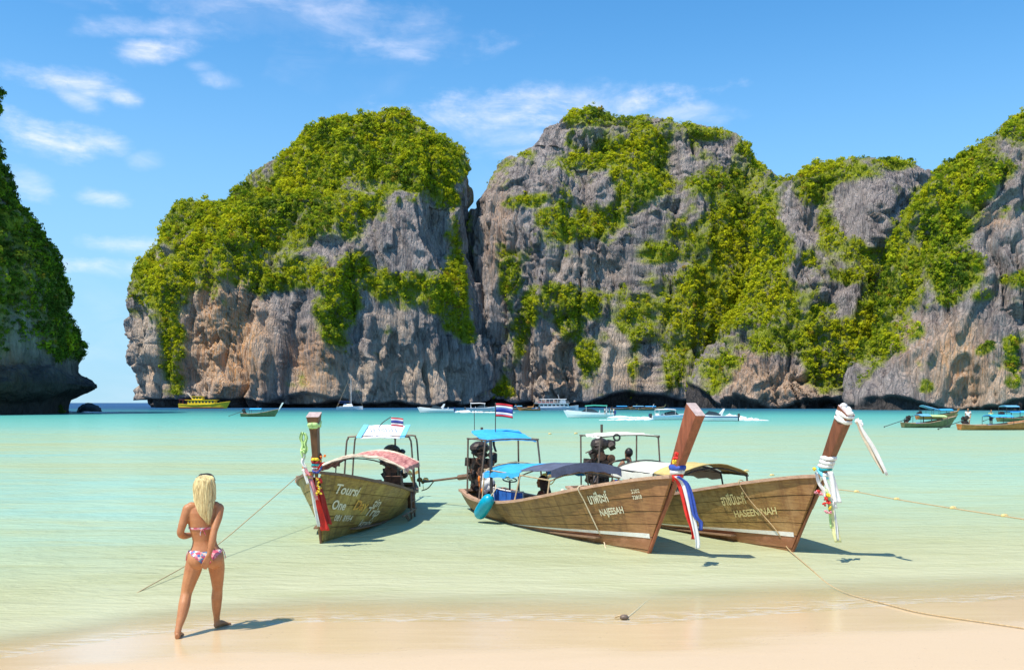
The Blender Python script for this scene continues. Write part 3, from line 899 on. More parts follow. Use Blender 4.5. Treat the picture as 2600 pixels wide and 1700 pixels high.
# ------------------------------------------------------------------ mesh builder
class MB:
    def __init__(self):
        self.v = []
        self.f = []
        self.mi = []
        self.cur = 0

    def add(self, vs, fs):
        o = len(self.v)
        self.v += [tuple(p) for p in vs]
        self.f += [tuple(i + o for i in f) for f in fs]
        self.mi += [self.cur] * len(fs)
        return self

    def box(self, c, size, rot=None, taper=1.0):
        sx, sy, sz = (x / 2 for x in size)
        vs = []
        for z, k in ((-sz, 1.0), (sz, taper)):
            for x, y in ((-sx * k, -sy * k), (sx * k, -sy * k), (sx * k, sy * k), (-sx * k, sy * k)):
                p = Vector((x, y, z))
                if rot is not None:
                    p = rot @ p
                vs.append(Vector(c) + p)
        self.add(vs, [(3, 2, 1, 0), (4, 5, 6, 7), (0, 1, 5, 4), (1, 2, 6, 5), (2, 3, 7, 6), (3, 0, 4, 7)])
        return self

    def loft(self, rings, closed=True, caps=True):
        n = len(rings[0])
        vs = [p for r in rings for p in r]
        fs = []
        for i in range(len(rings) - 1):
            for j in range(n if closed else n - 1):
                j2 = (j + 1) % n
                fs.append((i * n + j, i * n + j2, (i + 1) * n + j2, (i + 1) * n + j))
        if caps and closed:
            fs.append(tuple(reversed(range(n))))
            fs.append(tuple((len(rings) - 1) * n + j for j in range(n)))
        return self.add(vs, fs)

    def tube(self, pts, rad, seg=6, caps=True, flat=1.0):
        pts = [Vector(p) for p in pts]
        rads = rad if isinstance(rad, (list, tuple)) else [rad] * len(pts)
        rings = []
        ref = None
        for i, p in enumerate(pts):
            d = (pts[min(i + 1, len(pts) - 1)] - pts[max(i - 1, 0)])
            d = d.normalized() if d.length > 1e-9 else Vector((0, 0, 1))
            if ref is None:
                ref = Vector((0, 0, 1)) if abs(d.z) < 0.9 else Vector((1, 0, 0))
            a = (ref - d * ref.dot(d)).normalized()
            ref = a
            b = d.cross(a)
            rings.append([p + (a * math.cos(k * 2 * math.pi / seg) + b * math.sin(k * 2 * math.pi / seg) * flat) * rads[i] for k in range(seg)])
        return self.loft(rings, True, caps)

    def ball(self, c, r, seg=10, rings=7, jit=0.0, seed=0):
        rr = random.Random(seed)
        r = r if isinstance(r, (tuple, list)) else (r, r, r)
        R_ = []
        for i in range(rings + 1):
            th = math.pi * min(max(i / rings, 0.02), 0.98)
            k = 1 + jit * (rr.random() - .5)
            R_.append([Vector((c[0] + r[0] * math.sin(th) * math.cos(2 * math.pi * j / seg) * k * (1 + jit * (rr.random() - .5)), c[1] + r[1] * math.sin(th) * math.sin(2 * math.pi * j / seg) * k, c[2] - r[2] * math.cos(th))) for j in range(seg)])
        return self.loft(R_)

    def torus(self, c, R0, r, axis=Vector((0, 0, 1)), seg=18, s2=6):
        q = axis.to_track_quat('Z', 'Y')
        rings = []
        for i in range(seg + 1):
            a = 2 * math.pi * i / seg
            rings.append([Vector(c) + q @ Vector(((R0 + r * math.cos(b)) * math.cos(a), (R0 + r * math.cos(b)) * math.sin(a), r * math.sin(b))) for b in [2 * math.pi * k / s2 for k in range(s2)]])
        return self.loft(rings, True, False)

    def ribbon(self, pts, width, wdir, th=0.006, curl=0.0, widths=None):
        """a strip of cloth following pts, with real thickness and soft folds across its width"""
        pts = [Vector(p) for p in pts]
        wd = Vector(wdir).normalized()
        nw = 6
        rings = []
        for i, p in enumerate(pts):
            d = pts[min(i + 1, len(pts) - 1)] - pts[max(i - 1, 0)]
            d.normalize()
            nrm = d.cross(wd).normalized()
            w = widths[i] if widths else width
            front, back = [], []
            for k in range(nw + 1):
                f = k / nw - 0.5
                q = p + wd * f * w + nrm * curl * math.sin(f * 9 + i * 0.35)
                front.append(q + nrm * th / 2)
                back.append(q - nrm * th / 2)
            rings.append(front + back[::-1])
        return self.loft(rings)

    def build(self, name, mat=None, parent=None, smooth=False, mats=None, loc=None):
        me = bpy.data.meshes.new(name)
        me.from_pydata(self.v, [], self.f)
        for m in (mats or ([mat] if mat else [])):
            me.materials.append(m)
        if mats:
            me.polygons.foreach_set('material_index', self.mi)
        me.update()
        bm = bmesh.new()
        bm.from_mesh(me)
        bmesh.ops.recalc_face_normals(bm, faces=bm.faces)
        bm.to_mesh(me)
        bm.free()
        if smooth:
            me.polygons.foreach_set('use_smooth', [True] * len(me.polygons))
        return link(name, me, None, parent, loc)


# materials for boats
def hull_mat(name, c_dark, c_mid, c_light, foul, line=(0.02, 0.26), patchy=0.6, L=7.5, bowred=0.6):
    m, t, out = newmat(name)
    p = t.n('ShaderNodeBsdfPrincipled')
    tc = t.n('ShaderNodeTexCoord')
    ob = tc.outputs['Object']
    sp = t.n('ShaderNodeSeparateXYZ')
    t.l(ob, sp.inputs[0])
    grain = t.noise(t.mapping(ob, (1.2, 6, 16)), 2.0, 5, 0.62, 0.3)
    pt = t.noise(t.mapping(ob, (1.4, 1.4, 2.2)), 1.3, 4, 0.62, 0.5)
    vert = t.noise(t.mapping(ob, (5.5, 2, 0.5), loc=(2, 0, 0)), 1.6, 3, 0.6)
    sc = t.noise(ob, 42, 3, 0.7)
    c = t.mix(t.rng(grain, 0.35, 0.65), c_dark, c_mid)
    c = t.mix(t.math('MULTIPLY', t.rng(pt, 0.47, 0.66), patchy), c, c_light)
    c = t.mix(t.rng(vert, 0.50, 0.66, 0, 0.55), c, tuple(x * 0.6 for x in c_dark))
    c = t.mix(t.rng(sc, 0.58, 0.7, 0, 0.3), c, c_light)
    bowf = t.math('MULTIPLY', t.rng(t.math('ADD', sp.outputs[0], t.math('MULTIPLY', t.math('SUBTRACT', pt, .5), 1.6)), L * .5 - 1.3, L * .5 + .75), bowred)
    c = t.mix(bowf, c, t.mix(grain, tuple(x * .75 for x in foul), tuple(min(1, x * 1.5) for x in foul)))
    wob = t.math('MULTIPLY', t.math('SUBTRACT', pt, 0.5), 0.06)
    zl = t.math('ADD', t.math('MULTIPLY', t.math('MAXIMUM', t.math('ADD', t.math('DIVIDE', sp.outputs[0], L), 0.1), 0), line[1] / 0.6), line[0])
    below = t.rng(t.math('SUBTRACT', t.math('ADD', sp.outputs[2], wob), zl), 0.008, -0.012)
    fc = t.mix(t.rng(pt, 0.45, 0.7), foul, tuple(min(1, x * 1.7 + .05) for x in foul))
    c = t.mix(t.math('MULTIPLY', below, 0.85), c, fc)
    scum = t.math('MULTIPLY', t.rng(sp.outputs[2], 0.10, -0.02), t.rng(sc, 0.35, 0.65))
    c = t.mix(t.math('MULTIPLY', scum, 0.55), c, (0.30, 0.24, 0.08))
    t.l(c, p.inputs['Base Color'])
    t.l(t.rng(pt, 0.3, 0.7, 0.42, 0.75), p.inputs['Roughness'])
    h = t.math('ADD', grain, t.math('MULTIPLY', sc, 0.4))
    t.l(t.bump(h, 0.5, 0.008), p.inputs['Normal'])
    t.l(p.outputs[0], out.inputs[0])
    return m


MH_A = hull_mat('olive_hull_wood', (0.20, 0.115, 0.025), (0.42, 0.28, 0.06), (0.56, 0.43, 0.12), (0.24, 0.12, 0.03), line=(-0.3, 0.0), patchy=0.85, bowred=0.0)
MH_B = hull_mat('brown_hull_wood', (0.17, 0.08, 0.028), (0.37, 0.19, 0.06), (0.46, 0.27, 0.10), (0.32, 0.13, 0.06), patchy=0.6)
MH_C = hull_mat('ochre_hull_wood', (0.22, 0.12, 0.035), (0.46, 0.285, 0.085), (0.58, 0.41, 0.16), (0.27, 0.10, 0.05), patchy=0.75)
M_RAIL = pmat('pale_rail_wood', (0.50, 0.31, 0.20), 0.6, 0.3, 3, (1, 8, 8), bump=0.004)
M_RAIL_D = pmat('dark_rail_wood', (0.20, 0.12, 0.07), 0.6, 0.3, 3, (1, 8, 8), bump=0.004)
M_POST_R = pmat('red_brown_post', (0.30, 0.088, 0.042), 0.42, 0.35, 2.2, (7, 7, 1.2), bump=0.004)
M_POST_D = pmat('dark_brown_post', (0.21, 0.075, 0.035), 0.42, 0.35, 2.2, (7, 7, 1.2), bump=0.004)
M_POST_A = pmat('worn_brown_post', (0.17, 0.075, 0.035), 0.5, 0.35, 2.2, (7, 7, 1.2), bump=0.004)
M_POSTTOP = pmat('weathered_end_grain', (0.52, 0.40, 0.36), 0.8, 0.25, 9)
M_INNER = pmat('inner_hull_paint', (0.22, 0.13, 0.075), 0.7, 0.3, 4)
M_BLUEIN = pmat('faded_blue_paint', (0.03, 0.16, 0.55), 0.6, 0.3, 4)
M_NAVY = pmat('navy_tarp', (0.025, 0.03, 0.085), 0.7, 0.4, 5)
M_WHITE = pmat('white_paint', (0.80, 0.78, 0.72), 0.5, 0.12, 6)
def worn_paint(name, col, wood, wear):
    m, t, out = newmat(name)
    p = t.n('ShaderNodeBsdfPrincipled')
    tc = t.n('ShaderNodeTexCoord')
    a = t.noise(t.mapping(tc.outputs['Object'], (1, 1, 2.4)), 16, 5, .7)
    b = t.noise(tc.outputs['Object'], 3.0, 3, .6)
    f = t.rng(t.math('ADD', t.math('MULTIPLY', a, .7), t.math('MULTIPLY', b, .3)), wear - .05, wear + .07)
    t.l(t.mix(f, col, wood), p.inputs['Base Color'])
    p.inputs['Roughness'].default_value = .65
    t.l(p.outputs[0], out.inputs[0])
    return m


M_LETTER = worn_paint('cream_lettering', (0.80, 0.74, 0.54), (0.33, 0.20, 0.08), .575)
M_LETTER_Y = worn_paint('yellow_lettering', (0.78, 0.50, 0.08), (0.60, 0.22, 0.05), .54)
M_LETTER_C = worn_paint('faded_yellow_lettering', (0.74, 0.62, 0.28), (0.40, 0.27, 0.09), .545)
M_STEEL = pmat('rusty_pipe', (0.17, 0.12, 0.085), 0.55, 0.4, 12, metal=0.2)
M_PIPE_L = pmat('pale_pipe', (0.50, 0.36, 0.20), 0.5, 0.25, 12)
M_PIPE_D = pmat('dark_pipe', (0.05, 0.045, 0.04), 0.5, 0.3, 12)
M_ENG = pmat('greasy_engine_iron', (0.055, 0.04, 0.032), 0.5, 0.6, 14, metal=0.3, bump=0.006)
M_ENG2 = pmat('rusty_engine_iron', (0.17, 0.085, 0.05), 0.6, 0.5, 14, metal=0.2)
M_BRASS = pmat('worn_bronze', (0.32, 0.22, 0.06), 0.4, 0.3, 10, metal=0.5)
M_CLOTH_B = pmat('bright_blue_tarp', (0.05, 0.42, 0.86), 0.55, 0.14, 5)
M_CLOTH_N = pmat('faded_navy_tarp', (0.10, 0.11, 0.16), 0.7, 0.3, 5)
M_CLOTH_W = pmat('off_white_tarp', (0.82, 0.79, 0.64), 0.65, 0.08, 5)
M_CLOTH_Y = pmat('straw_yellow_tarp', (0.62, 0.47, 0.16), 0.7, 0.2, 5)
M_CLOTH_R = pmat('sun_bleached_red_tarp', (0.50, 0.09, 0.085), 0.7, 0.35, 3, (1, 5, 1), col2=(0.72, 0.34, 0.26))
M_CLOTH_F = pmat('frayed_cream_hem', (0.72, 0.58, 0.42), 0.8, 0.35, 9)
M_BANNER = pmat('white_banner', (0.84, 0.85, 0.88), 0.5, 0.06, 7)
M_BANNER_B = pmat('pale_blue_banner', (0.22, 0.66, 0.84), 0.5, 0.1, 5)
M_RED = pmat('red_cloth', (0.78, 0.03, 0.02), 0.6, 0.22, 7)
M_DRED = pmat('dark_red_cloth', (0.36, 0.012, 0.015), 0.6, 0.22, 7)
M_PINK = pmat('pink_cloth', (0.80, 0.30, 0.34), 0.6, 0.2, 7)
M_WCLOTH = pmat('white_cloth', (0.84, 0.82, 0.78), 0.7, 0.1, 7)
M_CREAM = pmat('cream_cloth', (0.80, 0.66, 0.48), 0.7, 0.15, 7)
M_BLUE = pmat('royal_blue_cloth', (0.04, 0.09, 0.42), 0.6, 0.2, 7)
M_GREEN = pmat('lime_cloth', (0.52, 0.74, 0.28), 0.6, 0.2, 7)
M_TEAL = pmat('teal_cloth', (0.02, 0.34, 0.38), 0.6, 0.2, 7)
M_YEL = pmat('yellow_garland', (0.86, 0.58, 0.03), 0.6, 0.2, 12)
M_YELP = pmat('pale_yellow_cloth', (0.80, 0.76, 0.36), 0.6, 0.15, 7)
M_ORG = pmat('orange_garland', (0.85, 0.22, 0.02), 0.6, 0.2, 12)
M_ROPE = pmat('tan_rope', (0.52, 0.37, 0.19), 0.8, 0.3, 40)
M_ROPE_L = pmat('pale_rope', (0.74, 0.62, 0.42), 0.8, 0.2, 40)
M_TURQ = pmat('turquoise_plastic', (0.0, 0.36, 0.52), 0.35, 0.18, 4)
M_BLACK = pmat('black_rubber', (0.018, 0.018, 0.02), 0.5, 0.3, 8)


class Boat:
    """long-tail boat hull: maths shared by every fitting"""
    def __init__(self, name, label, bow, heading, L, B, group, top=2.24, rake=0.62, hullmat=None, railmat=None, postmat=None, sheer=None, postw=1.0, curve=0.0, flare=0.0, cut=0.0):
        self.L, self.B, self.rake, self.top, self.curve = L, B, rake, top, curve
        h = Vector((heading[0], heading[1], 0)).normalized()
        self.h = h
        self.p = Vector((-h.y, h.x, 0))
        c = Vector((bow[0], bow[1], 0)) - h * (L / 2)
        self.c = c
        self.rz = math.atan2(h.y, h.x)
        self.root = empty(name, c, self.rz, label, 'boat', group)
        sh = sheer or [(0, .44), (.12, .36), (.25, .36), (.4, .44), (.55, .58), (.7, .78), (.85, 1.03), (1, 1.30)]
        self.sx, self.sz = [a for a, b in sh], [b for a, b in sh]
        bm = [(0, .60), (.1, .78), (.25, .93), (.45, 1.0), (.6, .97), (.72, .87), (.82, .70), (.9, .48), (.96, .24), (1, .07)]
        self.bx, self.bz = [a for a, b in bm], [b for a, b in bm]
        self.hm, self.rm, self.pm = hullmat, railmat, postmat
        self.postw = postw
        self.flare = flare
        self.cut = cut

    def world(self, q):
        return self.c + self.h * q[0] + self.p * q[1] + Vector((0, 0, q[2]))

    def local(self, w):
        d = Vector(w) - self.c
        return Vector((d.dot(self.h), d.dot(self.p), d.z))

    def g(self, s):
        s = min(max(s, 0), 1)
        a = np.interp([s - .04, s, s + .04], self.sx, self.sz)
        return float(a.mean())

    def k(self, s):
        return -0.30 + 0.16 * max(0, 1 - s / 0.25) ** 2

    def beam(self, s):
        a = np.interp([max(s - .03, 0), s, min(s + .03, 1)], self.bx, self.bz)
        return self.B * float(a.mean())

    def xs(self, s):
        return -self.L / 2 + self.cut + s * (self.L - self.cut)

    def rk(self, s):
        return self.rake * s ** 5 - 0.30 * (1 - s) ** 7

    def pt(self, s, t, side, off=0.0):
        g, k = self.g(s), self.k(s)
        z = k + (g - k) * t
        pp = 0.40 + 0.62 * s ** 3
        y = self.beam(s) * max(t, 0) ** pp
        x = self.xs(s) + self.rk(s) * z
        return Vector((x, side * max(y + off, 0.0), z))

    def on_hull(self, x, z, side, off):
        s = 0.5
        for _ in range(25):
            s = (x + self.L / 2 - self.cut - self.rk(min(max(s, 0), 1)) * z) / (self.L - self.cut)
            s = min(max(s, 0), 1)
        t = (z - self.k(s)) / (self.g(s) - self.k(s))
        return self.pt(s, t, side, off)

    def s_of(self, x, z=0.6):
        s = .5
        for _ in range(25):
            s = min(max((x + self.L / 2 - self.cut - self.rk(s) * z) / (self.L - self.cut), 0), 1)
        return s

    def build_hull(self):
        root = self.root
        S = [i / 30 for i in range(31)]
        S = [s ** 0.92 for s in S]
        # inner shell
        mb = MB()
        T = [0.0, .03, .08, .16, .28, .42, .58, .76, .97]
        for side in (-1, 1):
            mb.loft([[self.pt(s, tt, side, -0.05) for tt in T] for s in S], False, False)
        mb.add([self.pt(0, tt, -1, -0.05) for tt in T] + [self.pt(0, tt, 1, -0.05) for tt in reversed(T)], [tuple(range(2 * len(T)))])
        hull = mb.build('hull', M_INNER, root)
        # planking, strake by strake
        TE = [0.015, .10, .22, .36, .50, .64, .80, 1.0]
        for side in (-1, 1):
            for i in range(len(TE) - 1):
                t0, t1 = TE[i] + 0.006, TE[i + 1]
                lap = 0.0045 if i else 0.002
                rings = []
                for s in S:
                    ts = [t0, (t0 + t1) / 2, t1]
                    outer = [self.pt(s, tt, side, lap * (1 - (tt - t0) / (t1 - t0)) + 0.002 * math.sin(i * 2.1 + s * 9)) for tt in ts]
                    inner = [self.pt(s, tt, side, -0.038) for tt in reversed(ts)]
                    rings.append(outer + inner)
                MB().loft(rings).build('plank', self.hm, hull, smooth=False)
        # transom
        mb = MB()
        T2 = [0.02, .1, .25, .45, .7, 1.0]
        a = [self.pt(0, tt, -1, 0.0) for tt in T2] + [self.pt(0, tt, 1, 0.0) for tt in reversed(T2)]
        b = [p + Vector((-0.035, 0, 0)) for p in a]
        mb.loft([a, b])
        mb.build('transom', self.hm, hull)
        # keel
        mb = MB()
        mb.loft([[Vector((self.pt(s, 0, 1).x, dy, self.k(s) + dz)) for dy, dz in ((-.04, .05), (-.04, -.05), (.04, -.05), (.04, .05))] for s in S])
        mb.build('keel', self.hm, hull)
        # gunwale rails
        for side in (-1, 1):
            mb = MB()
            rings = []
            for s in S:
                c = self.pt(s, 1.0, side, 0)
                w_in, w_out = 0.065, 0.035
                rings.append([Vector((c.x, c.y - side * w_in, c.z - .02)), Vector((c.x, c.y + side * w_out, c.z - .028)), Vector((c.x, c.y + side * w_out, c.z + .022)), Vector((c.x, c.y - side * w_in, c.z + .028))])
            mb.loft(rings)
            mb.build('gunwale', self.rm, root)
        mb = MB()
        mb.box((self.pt(0, 1, 1).x + .02, 0, self.g(0) + .0), (.09, self.beam(0) * 2 + .07, .05))
        mb.build('stern_rail', self.rm, root)
        # floor boards and thwarts
        fb = [MB() for _ in range(5)]
        for i in range(5):
            y0 = -.5 + i * .2
            rings = []
            for s in [.04 + .8 * q / 12 for q in range(13)]:
                wb = self.beam(s) * 0.62
                zf = 0.02 + 0.35 * max(0, s - .6)
                x = self.xs(s)
                ya, yb = y0 * wb * 2, (y0 + .19) * wb * 2
                rings.append([Vector((x, ya, zf)), Vector((x, yb, zf)), Vector((x, yb, zf + .025)), Vector((x, ya, zf + .025))])
            fb[i].loft(rings).build('floor_board', M_INNER, root)
        for s in (.22, .36, .48, .60):
            x = self.xs(s)
            b = self.pt(s, .72, 1, -.05)
            MB().box((x + self.rk(s) * b.z, 0, b.z), (.24, b.y * 2, .035)).build('thwart', self.rm, root)
        # bow deck
        mb = MB()
        rings = []
        for s in [.80 + .195 * q / 8 for q in range(9)]:
            b = self.pt(s, .95, 1, -.03)
            rings.append([Vector((b.x, -b.y, b.z)), Vector((b.x, b.y, b.z)), Vector((b.x, b.y, b.z - .03)), Vector((b.x, -b.y, b.z - .03))])
        mb.loft(rings).build('bow_deck', self.rm, root)

    def post_frame(self, z):
        rk = self.rake
        x = self.L / 2 + rk * z + self.curve * max(0, z - 1.0) ** 2
        slope = rk + 2 * self.curve * max(0, z - 1.0)
        n = math.hypot(1, slope)
        e = Vector((1, 0, -slope)) / n
        f = min(max((z - self.g(1)) / (self.top - self.g(1)), 0), 1)
        gz = self.g(1) - .06
        q = min(max((z - gz) / .12, 0), 1)
        a = 0.030 + 0.085 * q + 0.055 * f
        b = 0.030 + 0.038 * q + 0.030 * f + self.flare * max(0, (f - .72) / .28)
        a *= self.postw
        b *= self.postw
        c = Vector((x, 0, z)) - e * (a - 0.045)
        return c, e, a, b

    def build_post(self):
        mb = MB()
        gz = self.g(1)
        zs = [-0.32, 0.0, 0.3, 0.6, 0.9, gz - .1, gz - .03, gz + .03, gz + .08, 1.5, 1.75, 1.9, 2.0, 2.1, self.top]
        rings = []
        for z in zs:
            c, e, a, b = self.post_frame(z)
            ch = 0.012
            pts = [(-a, -b + ch), (-a + ch, -b), (a - ch, -b), (a, -b + ch), (a, b - ch), (a - ch, b), (-a + ch, b), (-a, b - ch)]
            rings.append([c + e * px + Vector((0, py, 0)) for px, py in pts])
        mb.loft(rings)
        mb.mi = [0] * len(mb.f)
        mb.mi[-1] = 1
        for q in mb.v[-8:]:
            pass
        tl = [Vector(q) for q in mb.v[-8:]]
        cx = sum(q.x for q in tl) / 8
        mb.v[-8:] = [tuple(q + Vector((0, 0, -(q.x - cx) * .12 + .0))) for q in tl]
        self.post = mb.build('prow_post', None, self.root, mats=[self.pm, M_POSTTOP])

    def stripe(self, s0=.42, z0=0.02, rise=0.235, mat=None, w0=.012, w1=.075):
        for side in (-1, 1):
            rings = []
            for i in range(25):
                s = s0 + (0.995 - s0) * i / 24
                f = (s - s0) / (1 - s0)
                zc = z0 + rise * f
                w = w0 + (w1 - w0) * f ** 1.5
                x = self.xs(s)
                x += self.rk(s) * zc
                lo = self.on_hull(x, zc, side, .010)
                hi = self.on_hull(x, zc + w, side, .010)
                rings.append([lo, hi, hi - Vector((0, side * .012, 0)), lo - Vector((0, side * .012, 0))])
            MB().loft(rings).build('waterline_stripe', mat or M_WHITE, self.root)

    def text(self, body, x0, drop, size, side, mat, shear=0.0, sx=1.0, follow=1.0, bold=0.0, direction=None):
        cu = bpy.data.curves.new('lettering', 'FONT')
        cu.body = body
        cu.size = size
        cu.shear = shear
        cu.offset = bold
        cu.resolution_u = 3
        ob = bpy.data.objects.new('tmp', cu)
        COL.objects.link(ob)
        dg = bpy.context.evaluated_depsgraph_get()
        me = bpy.data.meshes.new_from_object(ob.evaluated_get(dg))
        COL.objects.unlink(ob)
        bpy.data.objects.remove(ob)
        sgn = 1 if side < 0 else -1
        bm = bmesh.new()
        bm.from_mesh(me)
        bmesh.ops.triangulate(bm, faces=bm.faces)
        bmesh.ops.subdivide_edges(bm, edges=[e for e in bm.edges if e.calc_length() > .08], cuts=1)
        bm.to_mesh(me)
        bm.free()
        for v in me.vertices:
            x = x0 + sgn * v.co.x * sx
            s = self.s_of(x, 0.9)
            s00 = self.s_of(x0, 0.9)
            gz = self.g(s00) + (self.g(s) - self.g(s00)) * follow
            v.co = self.on_hull(x, gz - drop + v.co.y, side, 0.019)
        me.materials.clear()
        me.materials.append(mat)
        me.name = 'lettering'
        return link('lettering', me, None, self.root)

    def canopy(self, xa, xb, hw, ze, rise, mat, name='canopy', drop=0.05, nx=10, ny=10, sag=0.02, seed=1, tilt=0.0, hem=None, yoff=0.0):
        rr = random.Random(seed)
        top = []
        for i in range(nx + 1):
            x = xa + (xb - xa) * i / nx
            row = []
            for j in range(-1, ny + 2):
                f = min(max(j / ny, 0), 1) * 2 - 1
                z = ze + rise * (1 - f * f) + tilt * (i / nx) - sag * abs(math.sin(i / nx * math.pi * 3)) + rr.uniform(-.006, .006)
                y = f * hw
                if j in (-1, ny + 1):
                    z -= drop * (0.7 + 0.6 * rr.random())
                    y *= 1.012
                row.append(Vector((x, y + yoff, z)))
            top.append(row)
        bot = [[p - Vector((0, 0, 0.012)) for p in row] for row in top]
        rings = [t_ + b_[::-1] for t_, b_ in zip(top, bot)]
        o = MB().loft(rings).build(name, mat, self.root)
        if hem:
            for row in (top[0], top[-1]):
                mb = MB()
                for k in range(2):
                    mb.tube([p + Vector((0.012 * (k * 2 - 1), 0, -.02 * k + rr.uniform(-.012, .012))) for p in row], [.022 * (.6 + .8 * rr.random()) for _ in row], 5)
                mb.build('frayed_hem', hem, self.root)
        return o

    def frame(self, xs, hw, ze, rise, mat, rad=0.016, arch=True, name='canopy_frame', side_rails=True, base_out=0.0, postmat=None):
        """posts on the gunwales and bent cross bars that carry a canopy"""
        for x in xs:
            for side in (-1, 1):
                s = self.s_of(x, .5)
                gz = self.g(s)
                gy = self.beam(s) - .03 + base_out
                MB().tube([(x, side * gy, gz), (x, side * (gy * .4 + hw * .6), gz + (ze - gz) * .6), (x, side * hw, ze)], rad, 6).build('canopy_post', postmat or mat, self.root)
        mb = MB()
        for x in xs:
            mb.tube([(x, f * hw, ze + rise * (1 - f * f) - .025) for f in [k / 5 - 1 for k in range(11)]], rad * .9, 5)
        if side_rails:
            for side in (-1, 1):
                mb.tube([(xs[0] - .05, side * hw, ze - .01), (xs[-1] + .05, side * hw, ze - .01)], rad * .9, 5)
        mb.build(name, mat, self.root)

    def engine(self, x, z0, y=0.0, sc=1.0, shaft=(-1, 0, -.12), shaft_len=2.6, seed=1, prop=True, stack=True):
        rr = random.Random(seed)
        en = empty('engine', (x, y, z0))
        en.parent = self.root
        mb = MB()
        mb.box((0, 0, .30 * sc), (.46 * sc, .30 * sc, .34 * sc)).box((.02, 0, .52 * sc), (.40 * sc, .24 * sc, .14 * sc)).box((-.05 * sc, .02, .08 * sc), (.34 * sc, .26 * sc, .18 * sc))
        for i in range(34):
            c = (rr.uniform(-.27, .27) * sc, rr.uniform(-.22, .22) * sc, rr.uniform(.0, .82) * sc)
            s_ = rr.uniform(.05, .15) * sc
            q = Matrix.Rotation(rr.uniform(-.6, .6), 3, 'Y') @ Matrix.Rotation(rr.uniform(-.6, .6), 3, 'X')
            if rr.random() < .6:
                mb.box(c, (s_, s_ * rr.uniform(.6, 1.5), s_ * rr.uniform(.6, 1.4)), q)
            else:
                mb.tube([Vector(c) - q @ Vector((0, 0, s_ * .6)), Vector(c) + q @ Vector((0, 0, s_ * .6))], s_ * .5, 8)
        mb.build('engine_block', M_ENG, en)
        mb = MB()
        mb.ball((.02, -.02, .80 * sc), (.20 * sc, .20 * sc, .13 * sc), 12, 7, .12, seed)
        mb.ball((-.2 * sc, .05, .72 * sc), (.13 * sc, .13 * sc, .12 * sc), 10, 6, .2, seed + 1)
        mb.build('air_filter', M_ENG, en)
        mb = MB()
        for (yy, zz, r) in ((.0, .34, .15), (-.1, .56, .09), (.12, .52, .08)):
            mb.tube([(.24 * sc, yy * sc, zz * sc), (.29 * sc, yy * sc, zz * sc)], r * sc, 14)
        mb.build('pulley', M_ENG2, en)
        mb = MB()
        for i in range(9):
            a = Vector((rr.uniform(-.25, .25), rr.uniform(-.2, .2), rr.uniform(.1, .8))) * sc
            b = a + Vector((rr.uniform(-.3, .3), rr.uniform(-.2, .2), rr.uniform(-.4, .1))) * sc
            m_ = (a + b) / 2 + Vector((rr.uniform(-.12, .12), rr.uniform(-.12, .12), rr.uniform(0, .12)))
            mb.tube(curve_pts([a, m_, b], 8), .013 * sc, 5)
        mb.build('hoses', M_ENG2, en)
        if stack:
            MB().tube([(-.02, .05, .7 * sc), (-.02, .05, 1.12 * sc)], .022, 7).tube([(-.02, .05, 1.05 * sc), (-.02, .05, 1.20 * sc)], .03, 7).build('exhaust_pipe', M_STEEL, en)
        # pivot post
        MB().box((0, 0, -.12), (.12, .12, .3)).box((0, 0, -.02), (.36, .34, .05)).build('pivot_mount', M_STEEL, en)
        d = Vector(shaft).normalized()
        st = Vector((0, 0, .26 * sc)) + d * .2
        fw = Vector((0, 0, .30 * sc))
        MB().tube([st, st + d * .5], .055 * sc, 8).tube([st + d * .4, st + d * shaft_len], .026, 7).build('drive_shaft', M_RAIL_D, en)
        MB().tube([fw - d * .1, fw - d * .55 + Vector((0, 0, .12)), fw - d * 1.0 + Vector((0, 0, .12))], .022, 6).tube([fw - d * .85 + Vector((0, 0, .12)), fw - d * 1.12 + Vector((0, 0, .12))], .03, 7).build('tiller', M_STEEL, en)
        if prop:
            e = st + d * shaft_len
            mb = MB()
            mb.ball(e, .045, 8, 6)
            s_ = d.cross(Vector((0, 0, 1))).normalized()
            u_ = s_.cross(d)
            for k in range(3):
                a = k * 2.094 + .5
                r_ = s_ * math.cos(a) + u_ * math.sin(a)
                tdir = (d * .7 + r_.cross(d) * .7)
                mb.loft([[e + r_ * rr_ + tdir * w_ * sg + d * .004 * q_ for sg, q_ in ((-1, -1), (1, -1), (1, 1), (-1, 1))] for rr_, w_ in ((.03, .02), (.08, .06), (.14, .065), (.18, .02))])
            mb.build('propeller', M_BRASS, en)
            f = e - d * .08
            MB().tube(curve_pts([f - d * .3 - Vector((0, 0, .02)), f - d * .1 - Vector((0, 0, .16)), f + d * .12 - Vector((0, 0, .20))], 8), .014, 5).build('propeller_guard', M_BRASS, en)
        return en


def lumps(name, mat, c, size, n, seed, parent=None, loc=None):
    rr = random.Random(seed)
    mb = MB()
    for i in range(n):
        f = i / max(1, n - 1)
        mb.ball((c[0] + rr.uniform(-.5, .5) * size[0] * (1 - .5 * f), c[1] + rr.uniform(-.5, .5) * size[1] * (1 - .5 * f), c[2] + f * size[2]), (size[0] * rr.uniform(.3, .5) * (1 - .45 * f), size[1] * rr.uniform(.3, .5) * (1 - .45 * f), size[2] * rr.uniform(.22, .34)), 9, 6, .25, seed + i)
    return mb.build(name, mat, parent, True, loc=loc)


GRP = 'wooden long-tail boats moored in the shallows'
